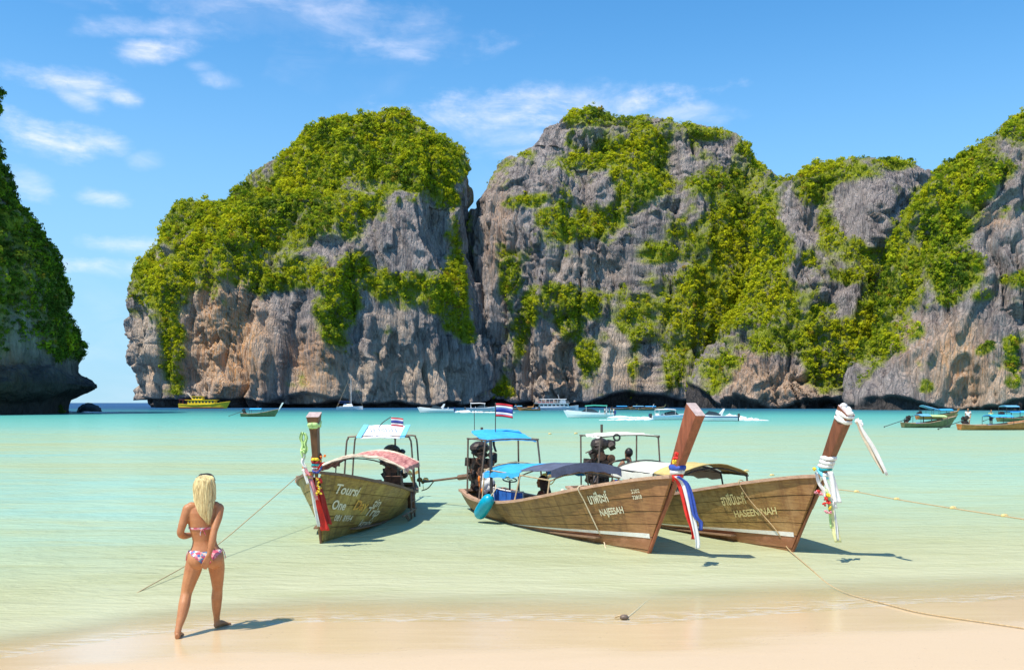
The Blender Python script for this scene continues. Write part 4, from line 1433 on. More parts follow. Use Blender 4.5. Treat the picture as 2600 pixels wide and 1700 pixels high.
# ---- the boat in the middle with the blue canopy
HB = (0.405, -0.914)
bB = Boat('long_tail_boat', 'brown wooden long-tail boat with blue canopies and a white painted Thai name', (2.17, 15.05), HB, 7.5, 0.86, GRP, hullmat=MH_B, railmat=M_RAIL, postmat=M_POST_R, postw=.88, cut=.6)
bB.build_hull()
bB.build_post()
bB.stripe()
bB.text('นาฟีซะห์', 2.72, .285, .235, -1, M_LETTER, sx=.62, follow=.9, bold=.006)
bB.text('NAJEESAH', 2.88, .50, .155, -1, M_LETTER, sx=.78, follow=.9, bold=.004)
bB.text('5302', 3.70, .23, .085, -1, M_LETTER, sx=1.0, follow=.9, bold=.002)
bB.text('72818', 3.69, .325, .085, -1, M_LETTER, sx=.9, follow=.9, bold=.002)
bB.canopy(-1.44, .36, .72, .96, .16, M_CLOTH_B, seed=2, drop=.08, tilt=.12)
bB.canopy(.37, 1.68, .70, 1.12, .12, M_CLOTH_N, seed=3, drop=.0, tilt=.08, sag=.01)
MB().loft([[Vector((1.70, f * .71, 1.20 + .12 * (1 - f * f))), Vector((1.72, f * .71, 1.06 + .10 * (1 - f * f) + .012 * math.sin(f * 17))), Vector((1.705, f * .71, 1.06 + .10 * (1 - f * f) + .012 * math.sin(f * 17))), Vector((1.69, f * .71, 1.20 + .12 * (1 - f * f)))] for f in [i / 8 - 1 for i in range(17)]]).build('valance', M_CLOTH_N, bB.root)
bB.frame([-1.4, .36, 1.62], .70, 1.03, .14, M_PIPE_L, .015, name='canopy_frame')
bB.canopy(-2.5, -1.6, .56, 1.78, .03, M_CLOTH_B, name='stern_canopy', seed=5, drop=.02, tilt=-.20)
bB.frame([-2.62, -1.62], .60, 1.62, .03, M_STEEL, .02, name='stern_canopy_frame')
bB.engine(-2.86, .50, -.22, 1.12, (-.92, -.38, -.14), 1.75, 4)
# blue boards with white edging along the inside of the far rail
x0, x1 = -2.45, -.95
xsn = [x0 + (x1 - x0) * i / 8 for i in range(9)]
yb = lambda x: -.02 + .02 * x
zb = lambda x: bB.g(bB.s_of(x))
scr = MB().loft([[Vector((x, yb(x), zb(x) - .30)), Vector((x, yb(x), zb(x) + .16)), Vector((x, yb(x) + .02, zb(x) + .16)), Vector((x, yb(x) + .02, zb(x) - .30))] for x in xsn]).build('side_screen', M_BLUEIN, bB.root)
MB().tube([(x0, yb(x0), zb(x0) - .3), (x0, yb(x0), zb(x0) + .17)] + [(x, yb(x), zb(x) + .17) for x in xsn] + [(x1, yb(x1), zb(x1) + .17), (x1, yb(x1), zb(x1) - .3)], .018, 5).build('screen_edging', M_WHITE, scr)
MB().loft([[Vector((x, .62, .1)), Vector((x, .72, .42 + .03 * i)), Vector((x, .70, .42 + .03 * i)), Vector((x, .60, .1))] for i, x in enumerate([-1.0, -.4, .2, .9, 1.5])]).build('blue_side_board', M_BLUEIN, bB.root)
MB().loft([[Vector((x, y, .42 + .08 * i + .04 * math.sin(y * 7 + i))) for y in (-.6, -.3, 0, .3, .6)] + [Vector((x, y, .38 + .08 * i)) for y in (.6, .3, 0, -.3, -.6)] for i, x in enumerate([-.3, .3, .9, 1.5])]).build('tarpaulin', M_NAVY, bB.root)
# wheel on a stalk near the stern
MB().tube([(-1.95, .1, .1), (-1.95, .1, .72)], .02, 6).torus((-1.95, .1, .74), .15, .014, Vector((.25, 0, 1))).tube([(-2.08, .1, .74), (-1.82, .1, .74)], .01, 5).build('steering_wheel', M_PIPE_D, bB.root)
# dark centre post
MB().tube([(-1.05, -.70, .40), (-1.1, -.70, 1.62)], .032, 7).build('support_pole', M_PIPE_D, bB.root)

# ---- the boat on the right
HC = (0.36, -0.933)
bC = Boat('long_tail_boat', 'ochre wooden long-tail boat with a white tarp canopy, right of the blue canopied boat', (4.50, 15.2), HC, 7.4, 0.88, GRP, top=2.24, rake=.60, hullmat=MH_C, railmat=M_RAIL, postmat=M_POST_D, postw=.74)
bC.build_hull()
bC.build_post()
bC.stripe()
bC.text('ฮาซีนินะห์', 2.50, .33, .24, -1, M_LETTER_C, sx=.60, follow=.85, bold=.006)
bC.text('HASEENINAH', 2.68, .55, .16, -1, M_LETTER_C, sx=.92, follow=.85, bold=.004)
bC.canopy(-1.15, .55, .76, 1.0, .17, M_CLOTH_W, seed=12, drop=.12, tilt=.06)
bC.canopy(.57, 1.45, .74, 1.08, .18, M_CLOTH_Y, seed=13, drop=.04, tilt=.02)
bC.frame([-1.1, .56, 1.42], .74, 1.05, .17, M_PIPE_D, .017)
bC.canopy(-2.45, -1.75, .72, 1.71, .03, M_CLOTH_W, name='stern_canopy', seed=15, drop=.03, tilt=-.03)
bC.frame([-2.75, -1.78], .70, 1.68, .04, M_STEEL, .018, name='stern_canopy_frame')
bC.engine(-3.2, .55, 0, 1.12, (-.985, -.17, -.14), 2.0, 9)

# ---- the boat on the left, bow towards the camera
HA = (-0.05, -1.0)
bA = Boat('long_tail_boat', 'olive wooden long-tail boat facing the beach with a ragged red canopy', (-3.25, 16.1), HA, 6.3, 1.0, GRP, top=2.18, rake=.25, hullmat=MH_A, railmat=M_RAIL_D, postmat=M_POST_A, postw=.66, flare=.065,
          sheer=[(0, .48), (.12, .42), (.25, .44), (.4, .54), (.55, .68), (.7, .84), (.85, 1.02), (1, 1.24)])
bA.build_hull()
bA.build_post()
bA.text('Toursi', 3.08, .33, .23, 1, M_LETTER, shear=.25, sx=1.05, follow=.9, bold=.006)
bA.text('tin', 1.75, .44, .21, 1, M_LETTER, shear=.25, sx=1.5, follow=.9, bold=.004)
bA.text('One', 3.06, .60, .22, 1, M_LETTER, shear=.2, sx=1.0, follow=.8, bold=.006)
bA.text('Day', 2.42, .55, .24, 1, M_LETTER_Y, shear=.25, sx=1.2, follow=.8, bold=.006)
bA.text('Trip', 1.90, .62, .23, 1, M_LETTER, shear=.25, sx=1.7, follow=.8, bold=.005)
bA.text('081 8954', 2.90, .79, .15, 1, M_LETTER, shear=.2, sx=1.05, follow=.7, bold=.002)
bA.text('krabi', 1.90, .82, .18, 1, M_LETTER, shear=.25, sx=1.6, follow=.7, bold=.003)
bA.text('ทัวร์', 2.0, .40, .22, -1, M_LETTER_C, shear=.1, sx=1.0, follow=.9)
bA.canopy(-1.6, .35, .88, 1.09, .25, M_CLOTH_R, seed=21, drop=.07, hem=M_CLOTH_F, nx=12, yoff=.08)
bA.frame([-1.55, .3], .86, 1.06, .24, M_PIPE_D, .014)
bA.canopy(-2.7, -1.85, .44, 1.86, .02, M_BANNER, name='stern_canopy', seed=25, drop=.01, tilt=-.26, nx=8, yoff=.06)
bA.engine(-2.55, .55, .22, .95, (-1, .06, -.1), 2.0, 14)
# wide bent hoop that carries the stern canopy
for x in (-2.0, -2.85):
    MB().tube(curve_pts([(x, -.80, .44), (x, -.74, 1.40), (x, -.70, 1.58), (x, -.62, 1.63), (x, 0, 1.63), (x, .62, 1.63), (x, .70, 1.58), (x, .74, 1.40), (x, .80, .44)], 48), .021, 6).build('canopy_hoop', M_STEEL, bA.root)
for yy in (-.43, .55):
    MB().loft([[Vector((x, yy - .055, 1.885 - .26 * f)), Vector((x, yy + .055, 1.885 - .26 * f)), Vector((x, yy + .055, 1.865 - .26 * f)), Vector((x, yy - .055, 1.865 - .26 * f))] for x, f in ((-2.69, 0.0), (-2.27, .5), (-1.86, 1.0))]).build('banner_border', M_BANNER_B, bA.root)
def banner_text(body, y0, x0, size, mat):
    cu = bpy.data.curves.new('banner_lettering', 'FONT')
    cu.body = body
    cu.size = size
    ob = bpy.data.objects.new('tmp', cu)
    COL.objects.link(ob)
    me = bpy.data.meshes.new_from_object(ob.evaluated_get(bpy.context.evaluated_depsgraph_get()))
    bpy.data.objects.remove(ob)
    for v in me.vertices:
        tx, ty = v.co.x, v.co.y
        x = x0 - ty
        f = (x + 2.7) / .85
        v.co = (x, y0 + tx, 1.86 + .03 - .26 * f + .025 * (1 - ((y0 + tx - .06) / .44) ** 2))
    me.materials.clear()
    me.materials.append(mat)
    link('banner_lettering', me, None, bA.root)
M_INK = pmat('grey_violet_ink', (0.30, 0.26, 0.42), 0.6, 0.1, 10)
banner_text('ทัวร์เกาะ', -.28, -2.25, .22, M_INK)
banner_text('081 8954 72', -.32, -1.95, .13, M_INK)
rr = random.Random(5)
# cross beam with rope cleat sticking out at the port bow shoulder, seen at the left
MB().box((.75, -.92, .86), (.08, .40, .07)).box((.75, -1.08, .90), (.05, .05, .12)).build('cleat_beam', M_RAIL, bA.root)
# engine box, buckets and dark gear inside
MB().box((-1.9, .35, .58), (.35, .4, .34), None, .92).box((-2.1, -.25, .52), (.5, .5, .24)).build('engine_box', M_ENG2, bA.root)
MB().loft([[Vector((x, y, .56 + .05 * math.sin(y * 6 + i * 2) + .02 * i)) for y in (-.7, -.4, -.1, .2)] + [Vector((x, y, .46)) for y in (.2, -.1, -.4, -.7)] for i, x in enumerate([-2.2, -1.6, -1.0, -.5])]).build('tarpaulin', M_NAVY, bA.root)

# ------------------------------------------------------------------ people
def fuse(mb, name, voxel, smooth_it=5, mat=None, parent=None):
    """melt overlapping volumes into one continuous skin"""
    me0 = bpy.data.meshes.new('tmp')
    me0.from_pydata(mb.v, [], mb.f)
    me0.update()
    bm = bmesh.new()
    bm.from_mesh(me0)
    bmesh.ops.recalc_face_normals(bm, faces=bm.faces)
    bm.to_mesh(me0)
    bm.free()
    ob = bpy.data.objects.new('tmp', me0)
    COL.objects.link(ob)
    m = ob.modifiers.new('r', 'REMESH')
    m.mode = 'VOXEL'
    m.voxel_size = voxel
    s_ = ob.modifiers.new('s', 'SMOOTH')
    s_.factor = 0.5
    s_.iterations = smooth_it
    me = bpy.data.meshes.new_from_object(ob.evaluated_get(bpy.context.evaluated_depsgraph_get()))
    bpy.data.objects.remove(ob)
    me.name = name
    me.materials.clear()
    me.polygons.foreach_set('use_smooth', [True] * len(me.polygons))
    if parent is False:
        return me
    return link(name, me, mat, parent)


def limb(mb, pts, seg=12):
    """pts: (x, y, z, r) or (x, y, z, r, flat)"""
    P_ = curve_pts([p[:3] for p in pts], 6 * (len(pts) - 1))
    n = len(pts) - 1
    rad = []
    for i in range(len(P_)):
        f = i / (len(P_) - 1) * n
        k = min(int(f), n - 1)
        rad.append(pts[k][3] + (pts[k + 1][3] - pts[k][3]) * (f - k))
    mb.tube(P_, rad, seg)
    mb.ball(P_[0], rad[0], 10, 6)
    mb.ball(P_[-1], rad[-1], 10, 6)


def rings_z(mb, rows, seg=20):
    """rows: (z, cx, cy, rx, ry)"""
    mb.loft([[Vector((cx + rx * math.cos(2 * math.pi * k / seg), cy + ry * math.sin(2 * math.pi * k / seg), z)) for k in range(seg)] for z, cx, cy, rx, ry in rows])


def hand(mb, w, d, n, size=1.0, curl=0.5, thumb_side=1):
    """palm + four fingers + thumb; d along the hand, n = back of the hand"""
    w, d, n = Vector(w), Vector(d).normalized(), Vector(n).normalized()
    s = d.cross(n).normalized() * thumb_side
    n = s.cross(d).normalized() * thumb_side if False else n
    L = 0.085 * size
    for k in range(4):
        f = (k - 1.5) * 0.0185 * size
        a = w + s * f * .55
        b = w + d * L + s * f
        mb.tube([a, (a + b) / 2, b], [.0135 * size, .0145 * size, .011 * size], 8)
    lens = [.066, .075, .070, .055]
    for k in range(4):
        f = (1.5 - k) * 0.0195 * size
        p0 = w + d * L * .92 + s * f
        dd = d.copy()
        pts = [p0]
        for j in range(3):
            dd = (dd - n * curl * .42 * (1 + .15 * k)).normalized()
            pts.append(pts[-1] + dd * lens[k] * size * (.44, .32, .26)[j])
        mb.tube(pts, [.0098 * size, .0092 * size, .0085 * size, .0072 * size], 8)
        mb.ball(pts[-1], .0072 * size, 7, 5)
    p0 = w + d * L * .2 + s * .022 * size
    p1 = p0 + (d * .5 + s * .75 - n * .25).normalized() * .036 * size
    p2 = p1 + (d * .9 + s * .3 - n * .3).normalized() * .030 * size
    p3 = p2 + (d * 1 - n * .3).normalized() * .022 * size
    mb.tube([p0, p1, p2, p3], [.0145 * size, .0125 * size, .0105 * size, .008 * size], 8)
    mb.ball(p3, .008 * size, 7, 5)


def foot(mb, heel, toe, size=1.0, lift=0.0):
    h, t_ = Vector(heel), Vector(toe)
    d = (t_ - h)
    d.z = 0
    d.normalize()
    s = Vector((-d.y, d.x, 0))
    rows = [(0, .026, .03), (.2, .030, .032), (.45, .034, .036), (.7, .040, .024), (.86, .040, .015)]
    rings = []
    L = (t_ - h).length
    for f, w, hh in rows:
        c = h + (t_ - h) * f + Vector((0, 0, hh))
        rings.append([c + s * w * size * math.cos(2 * math.pi * k / 10) + Vector((0, 0, hh * math.sin(2 * math.pi * k / 10))) for k in range(10)])
    mb.loft(rings)
    for k in range(5):
        o = s * (k - 2) * .0165 * size
        a = h + (t_ - h) * .78 + o + Vector((0, 0, .013))
        b = h + (t_ - h) * (1.0 - .025 * abs(k - 1)) + o + Vector((0, 0, .011))
        mb.tube([a, b], [.012 * size, (.0125 if k == 1 else .0095) * size], 7)
        mb.ball(b, .0095 * size, 6, 4)


def skin_mat(name, a, b):
    m, t, out = newmat(name)
    p = t.n('ShaderNodeBsdfPrincipled')
    tc = t.n('ShaderNodeTexCoord')
    nz = t.noise(tc.outputs['Object'], 7, 4, 0.6)
    nz2 = t.noise(tc.outputs['Object'], 60, 3, 0.6)
    c = t.mix(t.rng(t.math('ADD', t.math('MULTIPLY', nz, .75), t.math('MULTIPLY', nz2, .25)), 0.38, 0.62), a, b)
    t.l(c, p.inputs['Base Color'])
    p.inputs['Roughness'].default_value = 0.5
    p.inputs['Subsurface Weight'].default_value = 0.06
    p.inputs['Subsurface Radius'].default_value = (0.02, 0.008, 0.004)
    t.l(t.bump(nz2, .12, .002), p.inputs['Normal'])
    t.l(p.outputs[0], out.inputs[0])
    return m


M_SKIN = skin_mat('tanned_skin', (0.40, 0.155, 0.058), (0.52, 0.225, 0.09))
M_SKIN_D = skin_mat('dark_tanned_skin', (0.22, 0.095, 0.045), (0.30, 0.14, 0.07))
M_HAIR = pmat('blond_hair', (0.70, 0.47, 0.18), 0.42, 0.3, 5, (14, 14, 1.2), col2=(0.86, 0.66, 0.34))
M_HAIR_K = pmat('black_hair', (0.012, 0.009, 0.008), 0.5, 0.3, 8)


def head(mb, c, f=Vector((0, 1, 0)), s=1.0):
    """skull, jaw, nose, lips, ears; f = facing direction"""
    c = Vector(c)
    r = Vector((f.y, -f.x, 0))
    R3 = Matrix((r, f, Vector((0, 0, 1)))).transposed()
    q = lambda x, y, z: c + R3 @ (Vector((x, y, z)) * s)
    rows = [(-.118, .030, .030, .062), (-.10, .040, .040, .056), (-.07, .052, .022, .075), (-.035, .062, .008, .088), (.0, .070, 0.0, .094), (.04, .0735, -.006, .096), (.08, .064, -.010, .084), (.108, .042, -.012, .056), (.12, .014, -.012, .02)]
    mb.loft([[q(rx * math.cos(2 * math.pi * k / 18), cy + ry * math.sin(2 * math.pi * k / 18), z) for k in range(18)] for z, rx, cy, ry in rows])
    mb.tube([q(0, .088, .012), q(0, .105, -.014), q(0, .112, -.030)], [.009 * s, .012 * s, .015 * s], 8)
    mb.ball(q(0, .098, -.034), (.019 * s, .014 * s, .010 * s), 8, 6)
    mb.tube([q(-.022, .090, -.060), q(0, .098, -.058), q(.022, .090, -.060)], [.005 * s, .009 * s, .005 * s], 7)
    mb.tube([q(-.020, .088, -.068), q(0, .096, -.070), q(.020, .088, -.068)], [.005 * s, .009 * s, .005 * s], 7)
    mb.ball(q(0, .080, -.100), .020 * s, 8, 6)
    for sd in (-1, 1):
        mb.ball(q(sd * .074, -.008, -.012), (.012 * s, .022 * s, .032 * s), 8, 6)
        mb.tube([q(sd * .012, .090, .022), q(sd * .034, .084, .027), q(sd * .052, .068, .018)], [.007 * s, .009 * s, .006 * s], 7)
    return q


def woman():
    x0, y0 = (520 - 1300) / F * 9.85, 9.85
    zg = float(sand_z(np.array([x0]), np.array([y0]))[0]) - .004
    root = empty('person', (x0, y0, zg), R(18), 'long haired blonde woman in a patterned bikini walking towards the water', 'person')
    mb = MB()      # torso and legs
    torso = [(.685, .01, 0, .080, .075), (.72, .01, 0, .148, .104), (.765, .01, 0, .177, .118), (.81, .008, 0, .175, .114), (.86, .005, .002, .150, .100), (.91, .0, .006, .127, .087), (.955, -.003, .008, .118, .081), (1.02, -.006, .006, .128, .086),
             (1.10, -.010, .002, .150, .094), (1.18, -.012, -.002, .160, .096), (1.25, -.014, -.004, .162, .090), (1.30, -.014, -.004, .146, .074), (1.335, -.012, -.002, .095, .058), (1.36, -.008, .004, .056, .052)]
    rings_z(mb, torso, 24)
    for sx in (-1, 1):
        mb.ball((.01 + sx * .082, -.052, .765), (.096, .088, .096), 14, 10)
        mb.ball((-.012 + sx * .068, .070, 1.135), (.060, .058, .060), 12, 8)
    # left leg trails, right leg steps forward
    limb(mb, [(-.083, 0, .80, .092), (-.116, -.006, .66, .087), (-.154, -.012, .53, .070), (-.182, -.02, .42, .056), (-.200, -.075, .32, .059), (-.222, -.125, .22, .050), (-.250, -.18, .12, .034), (-.262, -.205, .06, .033)])
    limb(mb, [(.098, 0, .80, .092), (.117, .035, .66, .084), (.125, .075, .54, .068), (.127, .105, .43, .054), (.121, .125, .33, .058), (.119, .150, .22, .048), (.120, .172, .12, .033), (.122, .180, .06, .033)])
    foot(mb, (-.264, -.245, .004), (-.245, -.015, .0))
    foot(mb, (.105, .150, .004), (.245, .315, .0))
    core = MB()
    core.v, core.f = list(mb.v), list(mb.f)
    # neck and head
    limb(mb, [(-.012, -.006, 1.30, .062), (-.006, .004, 1.37, .050), (0, .012, 1.43, .050)])
    q = head(mb, (0, .022, 1.520), Vector((-.10, .995, 0)).normalized())
    # shoulders and arms
    for sx in (-1, 1):
        limb(mb, [(-.012 + sx * .05, -.01, 1.315, .045), (-.014 + sx * .12, -.008, 1.315, .050)])
    limb(mb, [(-.165, -.005, 1.290, .056), (-.198, -.02, 1.20, .047), (-.226, -.035, 1.11, .040), (-.238, -.030, 1.045, .037), (-.205, .050, 1.010, .038), (-.140, .135, 1.005, .028), (-.105, .165, 1.01, .023)])
    hand(mb, (-.105, .165, 1.01), (.9, .35, .08), (0, .5, 1), .95, .5, -1)
    limb(mb, [(.138, -.012, 1.290, .056), (.128, -.055, 1.20, .047), (.105, -.100, 1.12, .040), (.088, -.130, 1.06, .036), (.072, -.158, .97, .037), (.052, -.176, .88, .028), (.040, -.184, .83, .023)])
    hand(mb, (.040, -.186, .825), (-.38, -.03, -.92), (0, -1, 0), .95, .35, -1)
    body = fuse(mb, 'body', .0062, 5, M_SKIN, root)
    # eyes
    for sx in (-1, 1):
        MB().ball(q(sx * .031, .074, .005), .0125, 10, 7).build('eye', M_WHITE, root, True)
    # bikini cut from the body's own surface
    me = fuse(core, 'bikini_core', .011, 4, None, False)
    me.update()
    nv = len(me.vertices)
    co = np.empty(nv * 3, np.float32)
    no = np.empty(nv * 3, np.float32)
    me.vertices.foreach_get('co', co)
    me.vertices.foreach_get('normal', no)
    co, no = co.reshape(-1, 3), no.reshape(-1, 3)

    def cut(name, sel, off, mat):
        fs = [tuple(p.vertices) for p in me.polygons if all(sel[i] for i in p.vertices)]
        used = sorted({i for f in fs for i in f})
        mp = {i: k for k, i in enumerate(used)}
        m2 = MB()
        out_ = [Vector(co[i] + no[i] * off) for i in used]
        m2.add(out_, [tuple(mp[i] for i in f) for f in fs])
        return m2.build(name, mat, root, True)

    m_bik, t, out = newmat('patterned_swimwear')
    p = t.n('ShaderNodeBsdfPrincipled')
    tc = t.n('ShaderNodeTexCoord')
    vo = t.n('ShaderNodeTexVoronoi', feature='F1')
    t.l(tc.outputs['Object'], vo.inputs['Vector'])
    vo.inputs['Scale'].default_value = 42
    spv = t.n('ShaderNodeSeparateColor')
    t.l(vo.outputs['Color'], spv.inputs[0])
    c = t.ramp(spv.outputs[0], [(0, (.62, .10, .16)), (.25, (.75, .30, .32)), (.45, (.10, .16, .40)), (.58, (.78, .66, .58)), (.75, (.55, .06, .10)), (.9, (.12, .35, .50))], 'CONSTANT')
    t.l(c, p.inputs['Base Color'])
    p.inputs['Roughness'].default_value = .6
    t.l(p.outputs[0], out.inputs[0])
    x, y, z = co[:, 0] - .01, co[:, 1], co[:, 2]
    ax = np.abs(x)
    low = np.where(y < 0, .690 + .155 * np.clip(ax / .165, 0, 1) ** 1.0, .700 + .14 * np.clip(ax / .14, 0, 1) ** .9)
    cut('bikini_bottom', (z < .872 - .012 * (ax < .05)) & (z > low) & (z > .66), .0045, m_bik)
    xx = np.abs(co[:, 0] + .012)
    strap = (z > 1.075) & (z < 1.112) & (y < .05)
    cups = (y > .03) & (z > 1.075) & (z < 1.105 + .105 * np.clip(1 - np.abs(xx - .068) / .075, 0, 1)) & (xx < .145)
    cut('bikini_top', strap | cups, .0045, m_bik)
    for sx in (-1, 1):
        MB().tube(curve_pts([(-.012 + sx * .068, .118, 1.19), (-.012 + sx * .066, .088, 1.27), (-.012 + sx * .052, .03, 1.345), (-.01, -.055, 1.352)], 14), .004, 5).build('neck_string', m_bik, root)
        MB().tube(curve_pts([(.01 + sx * .165, -.005, .868), (.01 + sx * .188, -.02, .82), (.01 + sx * .196, -.01, .76)], 8), .0045, 5).build('side_tie', m_bik, root)
    MB().tube(curve_pts([(-.03, -.112, 1.092), (-.045, -.118, 1.05), (-.04, -.112, 1.02)], 8), .0045, 5).tube(curve_pts([(-.02, -.112, 1.092), (.0, -.118, 1.05), (.008, -.112, 1.03)], 8), .0045, 5).ball((-.025, -.115, 1.092), .011, 8, 5).build('back_tie', m_bik, root)
    # hair: a full fall down the back, built of a core and many strands
    rows = [(1.642, .0, -.012, .022, .02), (1.632, .004, -.012, .058, .052), (1.612, .0, -.014, .082, .074), (1.575, -.002, -.018, .098, .084), (1.52, -.002, -.024, .104, .086), (1.46, -.002, -.034, .106, .078), (1.40, -.002, -.050, .106, .066),
            (1.345, -.002, -.072, .088, .050), (1.29, .002, -.092, .072, .034), (1.245, .008, -.104, .060, .024), (1.21, .018, -.112, .036, .016), (1.175, .028, -.116, .020, .010), (1.15, .036, -.116, .007, .005)]
    rows = [(z_, cx * 1.0, cy, rx * .92, ry) for z_, cx, cy, rx, ry in rows]
    core = MB()
    rings_z(core, rows, 22)
    hr = core.build('hair', M_HAIR, root, True)
    rz_ = np.array([r[0] for r in rows])[::-1]
    tab = [np.array([r[k] for r in rows])[::-1] for k in range(1, 5)]
    rr = random.Random(8)
    mb = MB()
    for i in range(420):
        th = rr.uniform(math.pi * .93, math.pi * 2.07)
        th0 = th
        zend = rr.uniform(1.13, 1.26) if rr.random() < .5 else rr.uniform(1.22, 1.42)
        k0 = rr.uniform(1.600, 1.638)
        ph_, am = rr.uniform(0, 6), rr.uniform(.0, .011)
        out_ = rr.uniform(.97, 1.10)
        pts, rad = [], []
        for j in range(13):
            f = j / 12
            z_ = k0 + (zend - k0) * f
            cx, cy, rx, ry = (float(np.interp(z_, rz_, tb)) for tb in tab)
            if z_ < 1.10:
                rx, ry = max(rx, .018), max(ry, .012)
            tt = th + .12 * math.sin(f * 3 + ph_)
            pts.append(Vector((cx + rx * out_ * math.cos(tt) + am * math.sin(f * 9 + ph_), cy + ry * out_ * math.sin(tt) - .002, z_)))
            rad.append(.0040 * (1 - .75 * f ** 2) * (.5 + .5 * min(1, f * 6)))
        mb.tube(pts, rad, 4)
    st = mb.build('strands', M_HAIR, hr, True)
    st['kind'] = 'stuff'
    # sunglasses pushed up on the head
    gl = MB()
    gl.tube(curve_pts([(-.06, .05, 1.628), (-.03, .062, 1.640), (.02, .062, 1.648), (.06, .052, 1.640), (.085, .03, 1.622)], 14), [.008] * 15, 6)
    for sx in (-.03, .045):
        gl.ball((sx, .060, 1.634), (.028, .010, .018), 10, 6)
    gl.tube([(-.075, .045, 1.618), (-.098, -.03, 1.585)], .004, 5).tube([(.092, .028, 1.615), (.103, -.035, 1.585)], .004, 5)
    gl.build('sunglasses', M_BLACK, root, True)


woman()


def simple_person(loc, rz, label, joints, shirt=None, shorts=None, skin=None, hair=None, scale=1.0, voxel=.014, group=None):
    """small figure with a pose given by joints; hair and clothes are children"""
    root = empty('person', loc, rz, label, 'person', group)
    root.scale = (scale,) * 3
    J = {k: Vector(v) for k, v in joints.items()}
    mb = MB()
    pel, che, nk, hd = J['pelvis'], J['chest'], J['neck'], J['head']
    seg = 16

    def ring(c, d, rx, ry):
        d = d.normalized()
        a = Vector((1, 0, 0))
        a = (a - d * a.dot(d)).normalized()
        b = d.cross(a)
        return [c + a * rx * math.cos(2 * math.pi * k / seg) + b * ry * math.sin(2 * math.pi * k / seg) for k in range(seg)]
    ax = che - pel
    tor = [(-.10, .10, .09), (-.02, .165, .115), (.12, .15, .10), (.35, .135, .092), (.65, .16, .10), (.95, .185, .105), (1.15, .17, .085), (1.28, .09, .06)]
    rg = [ring(pel + ax * f, ax, rx, ry) for f, rx, ry in tor]
    mb.loft(rg)
    limb(mb, [(*(che + ax * .1), .065), (*nk, .052), (*(hd - Vector((0, 0, .07))), .055)])
    head(mb, hd, Vector((0, 1, 0)))
    for s in ('l', 'r'):
        sh, el, wr = J['sh' + s], J['el' + s], J['wr' + s]
        limb(mb, [(*sh, .060), (*((sh + el) / 2), .050), (*el, .040), (*((el + wr) / 2), .038), (*wr, .026)])
        hand(mb, wr, (wr - el), Vector((0, 0, 1)) if abs((wr - el).normalized().z) < .8 else Vector((0, 1, 0)), 1.0, .5, 1)
        hp, kn, an = J['hip' + s], J['kn' + s], J['an' + s]
        limb(mb, [(*hp, .095), (*((hp + kn) / 2), .082), (*kn, .058), (*((kn + an) / 2 + Vector((0, -.01, 0))), .056), (*an, .036)])
        foot(mb, (an.x, an.y - .05, an.z - .06), (an.x * 1.05, an.y + .17, an.z - .065))
    fuse(mb, 'body', voxel, 3, skin or M_SKIN_D, root)
    hb = MB()
    hb.ball(hd + Vector((0, -.022, .030)), (.085, .094, .100), 14, 10, .05, 3)
    hb.build('hair', hair or M_HAIR_K, root, True)
    if shirt:
        m2 = MB()
        m2.loft([ring(pel + ax * f, ax, rx * 1.10, ry * 1.12) for f, rx, ry in tor[1:7]])
        for s in ('l', 'r'):
            sh, el = J['sh' + s], J['el' + s]
            m2.tube([sh, sh + (el - sh) * .6], [.076, .062], 10)
        fuse(m2, 'shirt', voxel, 2, shirt, root)
    if shorts:
        m2 = MB()
        m2.loft([ring(pel + ax * f, ax, rx * 1.10, ry * 1.12) for f, rx, ry in tor[:3]])
        for s in ('l', 'r'):
            hp, kn = J['hip' + s], J['kn' + s]
            m2.tube([hp, hp + (kn - hp) * .75], [.112, .092], 10)
        fuse(m2, 'shorts', voxel, 2, shorts, root)
    return root


STAND = dict(pelvis=(0, 0, .92), chest=(0, 0, 1.28), neck=(0, .01, 1.46), head=(0, .02, 1.60), shl=(-.19, 0, 1.40), ell=(-.24, -.02, 1.12), wrl=(-.22, .08, .90), shr=(.19, 0, 1.40), elr=(.24, -.02, 1.12), wrr=(.22, .08, .90),
             hipl=(-.09, 0, .90), knl=(-.10, .02, .49), anl=(-.10, 0, .075), hipr=(.09, 0, .90), knr=(.10, .02, .49), anr=(.10, 0, .075))
SIT = dict(pelvis=(0, 0, .10), chest=(0, -.02, .46), neck=(0, .02, .64), head=(0, .05, .78), shl=(-.19, -.01, .58), ell=(-.33, .08, .36), wrl=(-.16, .26, .30), shr=(.19, -.01, .58), elr=(.33, .08, .36), wrr=(.16, .26, .30),
           hipl=(-.09, .02, .10), knl=(-.16, .42, .14), anl=(-.15, .48, -.28), hipr=(.09, .02, .10), knr=(.16, .42, .14), anr=(.15, .48, -.28))

# ------------------------------------------------------------------ cloth, ropes and gear on the three boats
def wrap(mb, boat, z, dz=0.0, fat=.028, m=.012):
    """a turn of cloth wound round the prow post"""
    pts = []
    for k in range(13):
        a = 2 * math.pi * k / 12
        c, e, ra, rb = boat.post_frame(z + dz * math.cos(a))
        ca, sa = math.cos(a), math.sin(a)
        ca = math.copysign(abs(ca) ** .5, ca)
        sa = math.copysign(abs(sa) ** .5, sa)
        pts.append(boat.world(c + e * (ra + m) * ca + Vector((0, (rb + m) * sa, 0))))
    mb.tube(pts, [fat * (1 + .25 * math.sin(k * 2.3)) for k in range(13)], 7, True, .6)


def post_pt(boat, z, fe=0.0, fy=0.0):
    c, e, ra, rb = boat.post_frame(z)
    return boat.world(c + e * ra * fe + Vector((0, rb * fy, 0)))


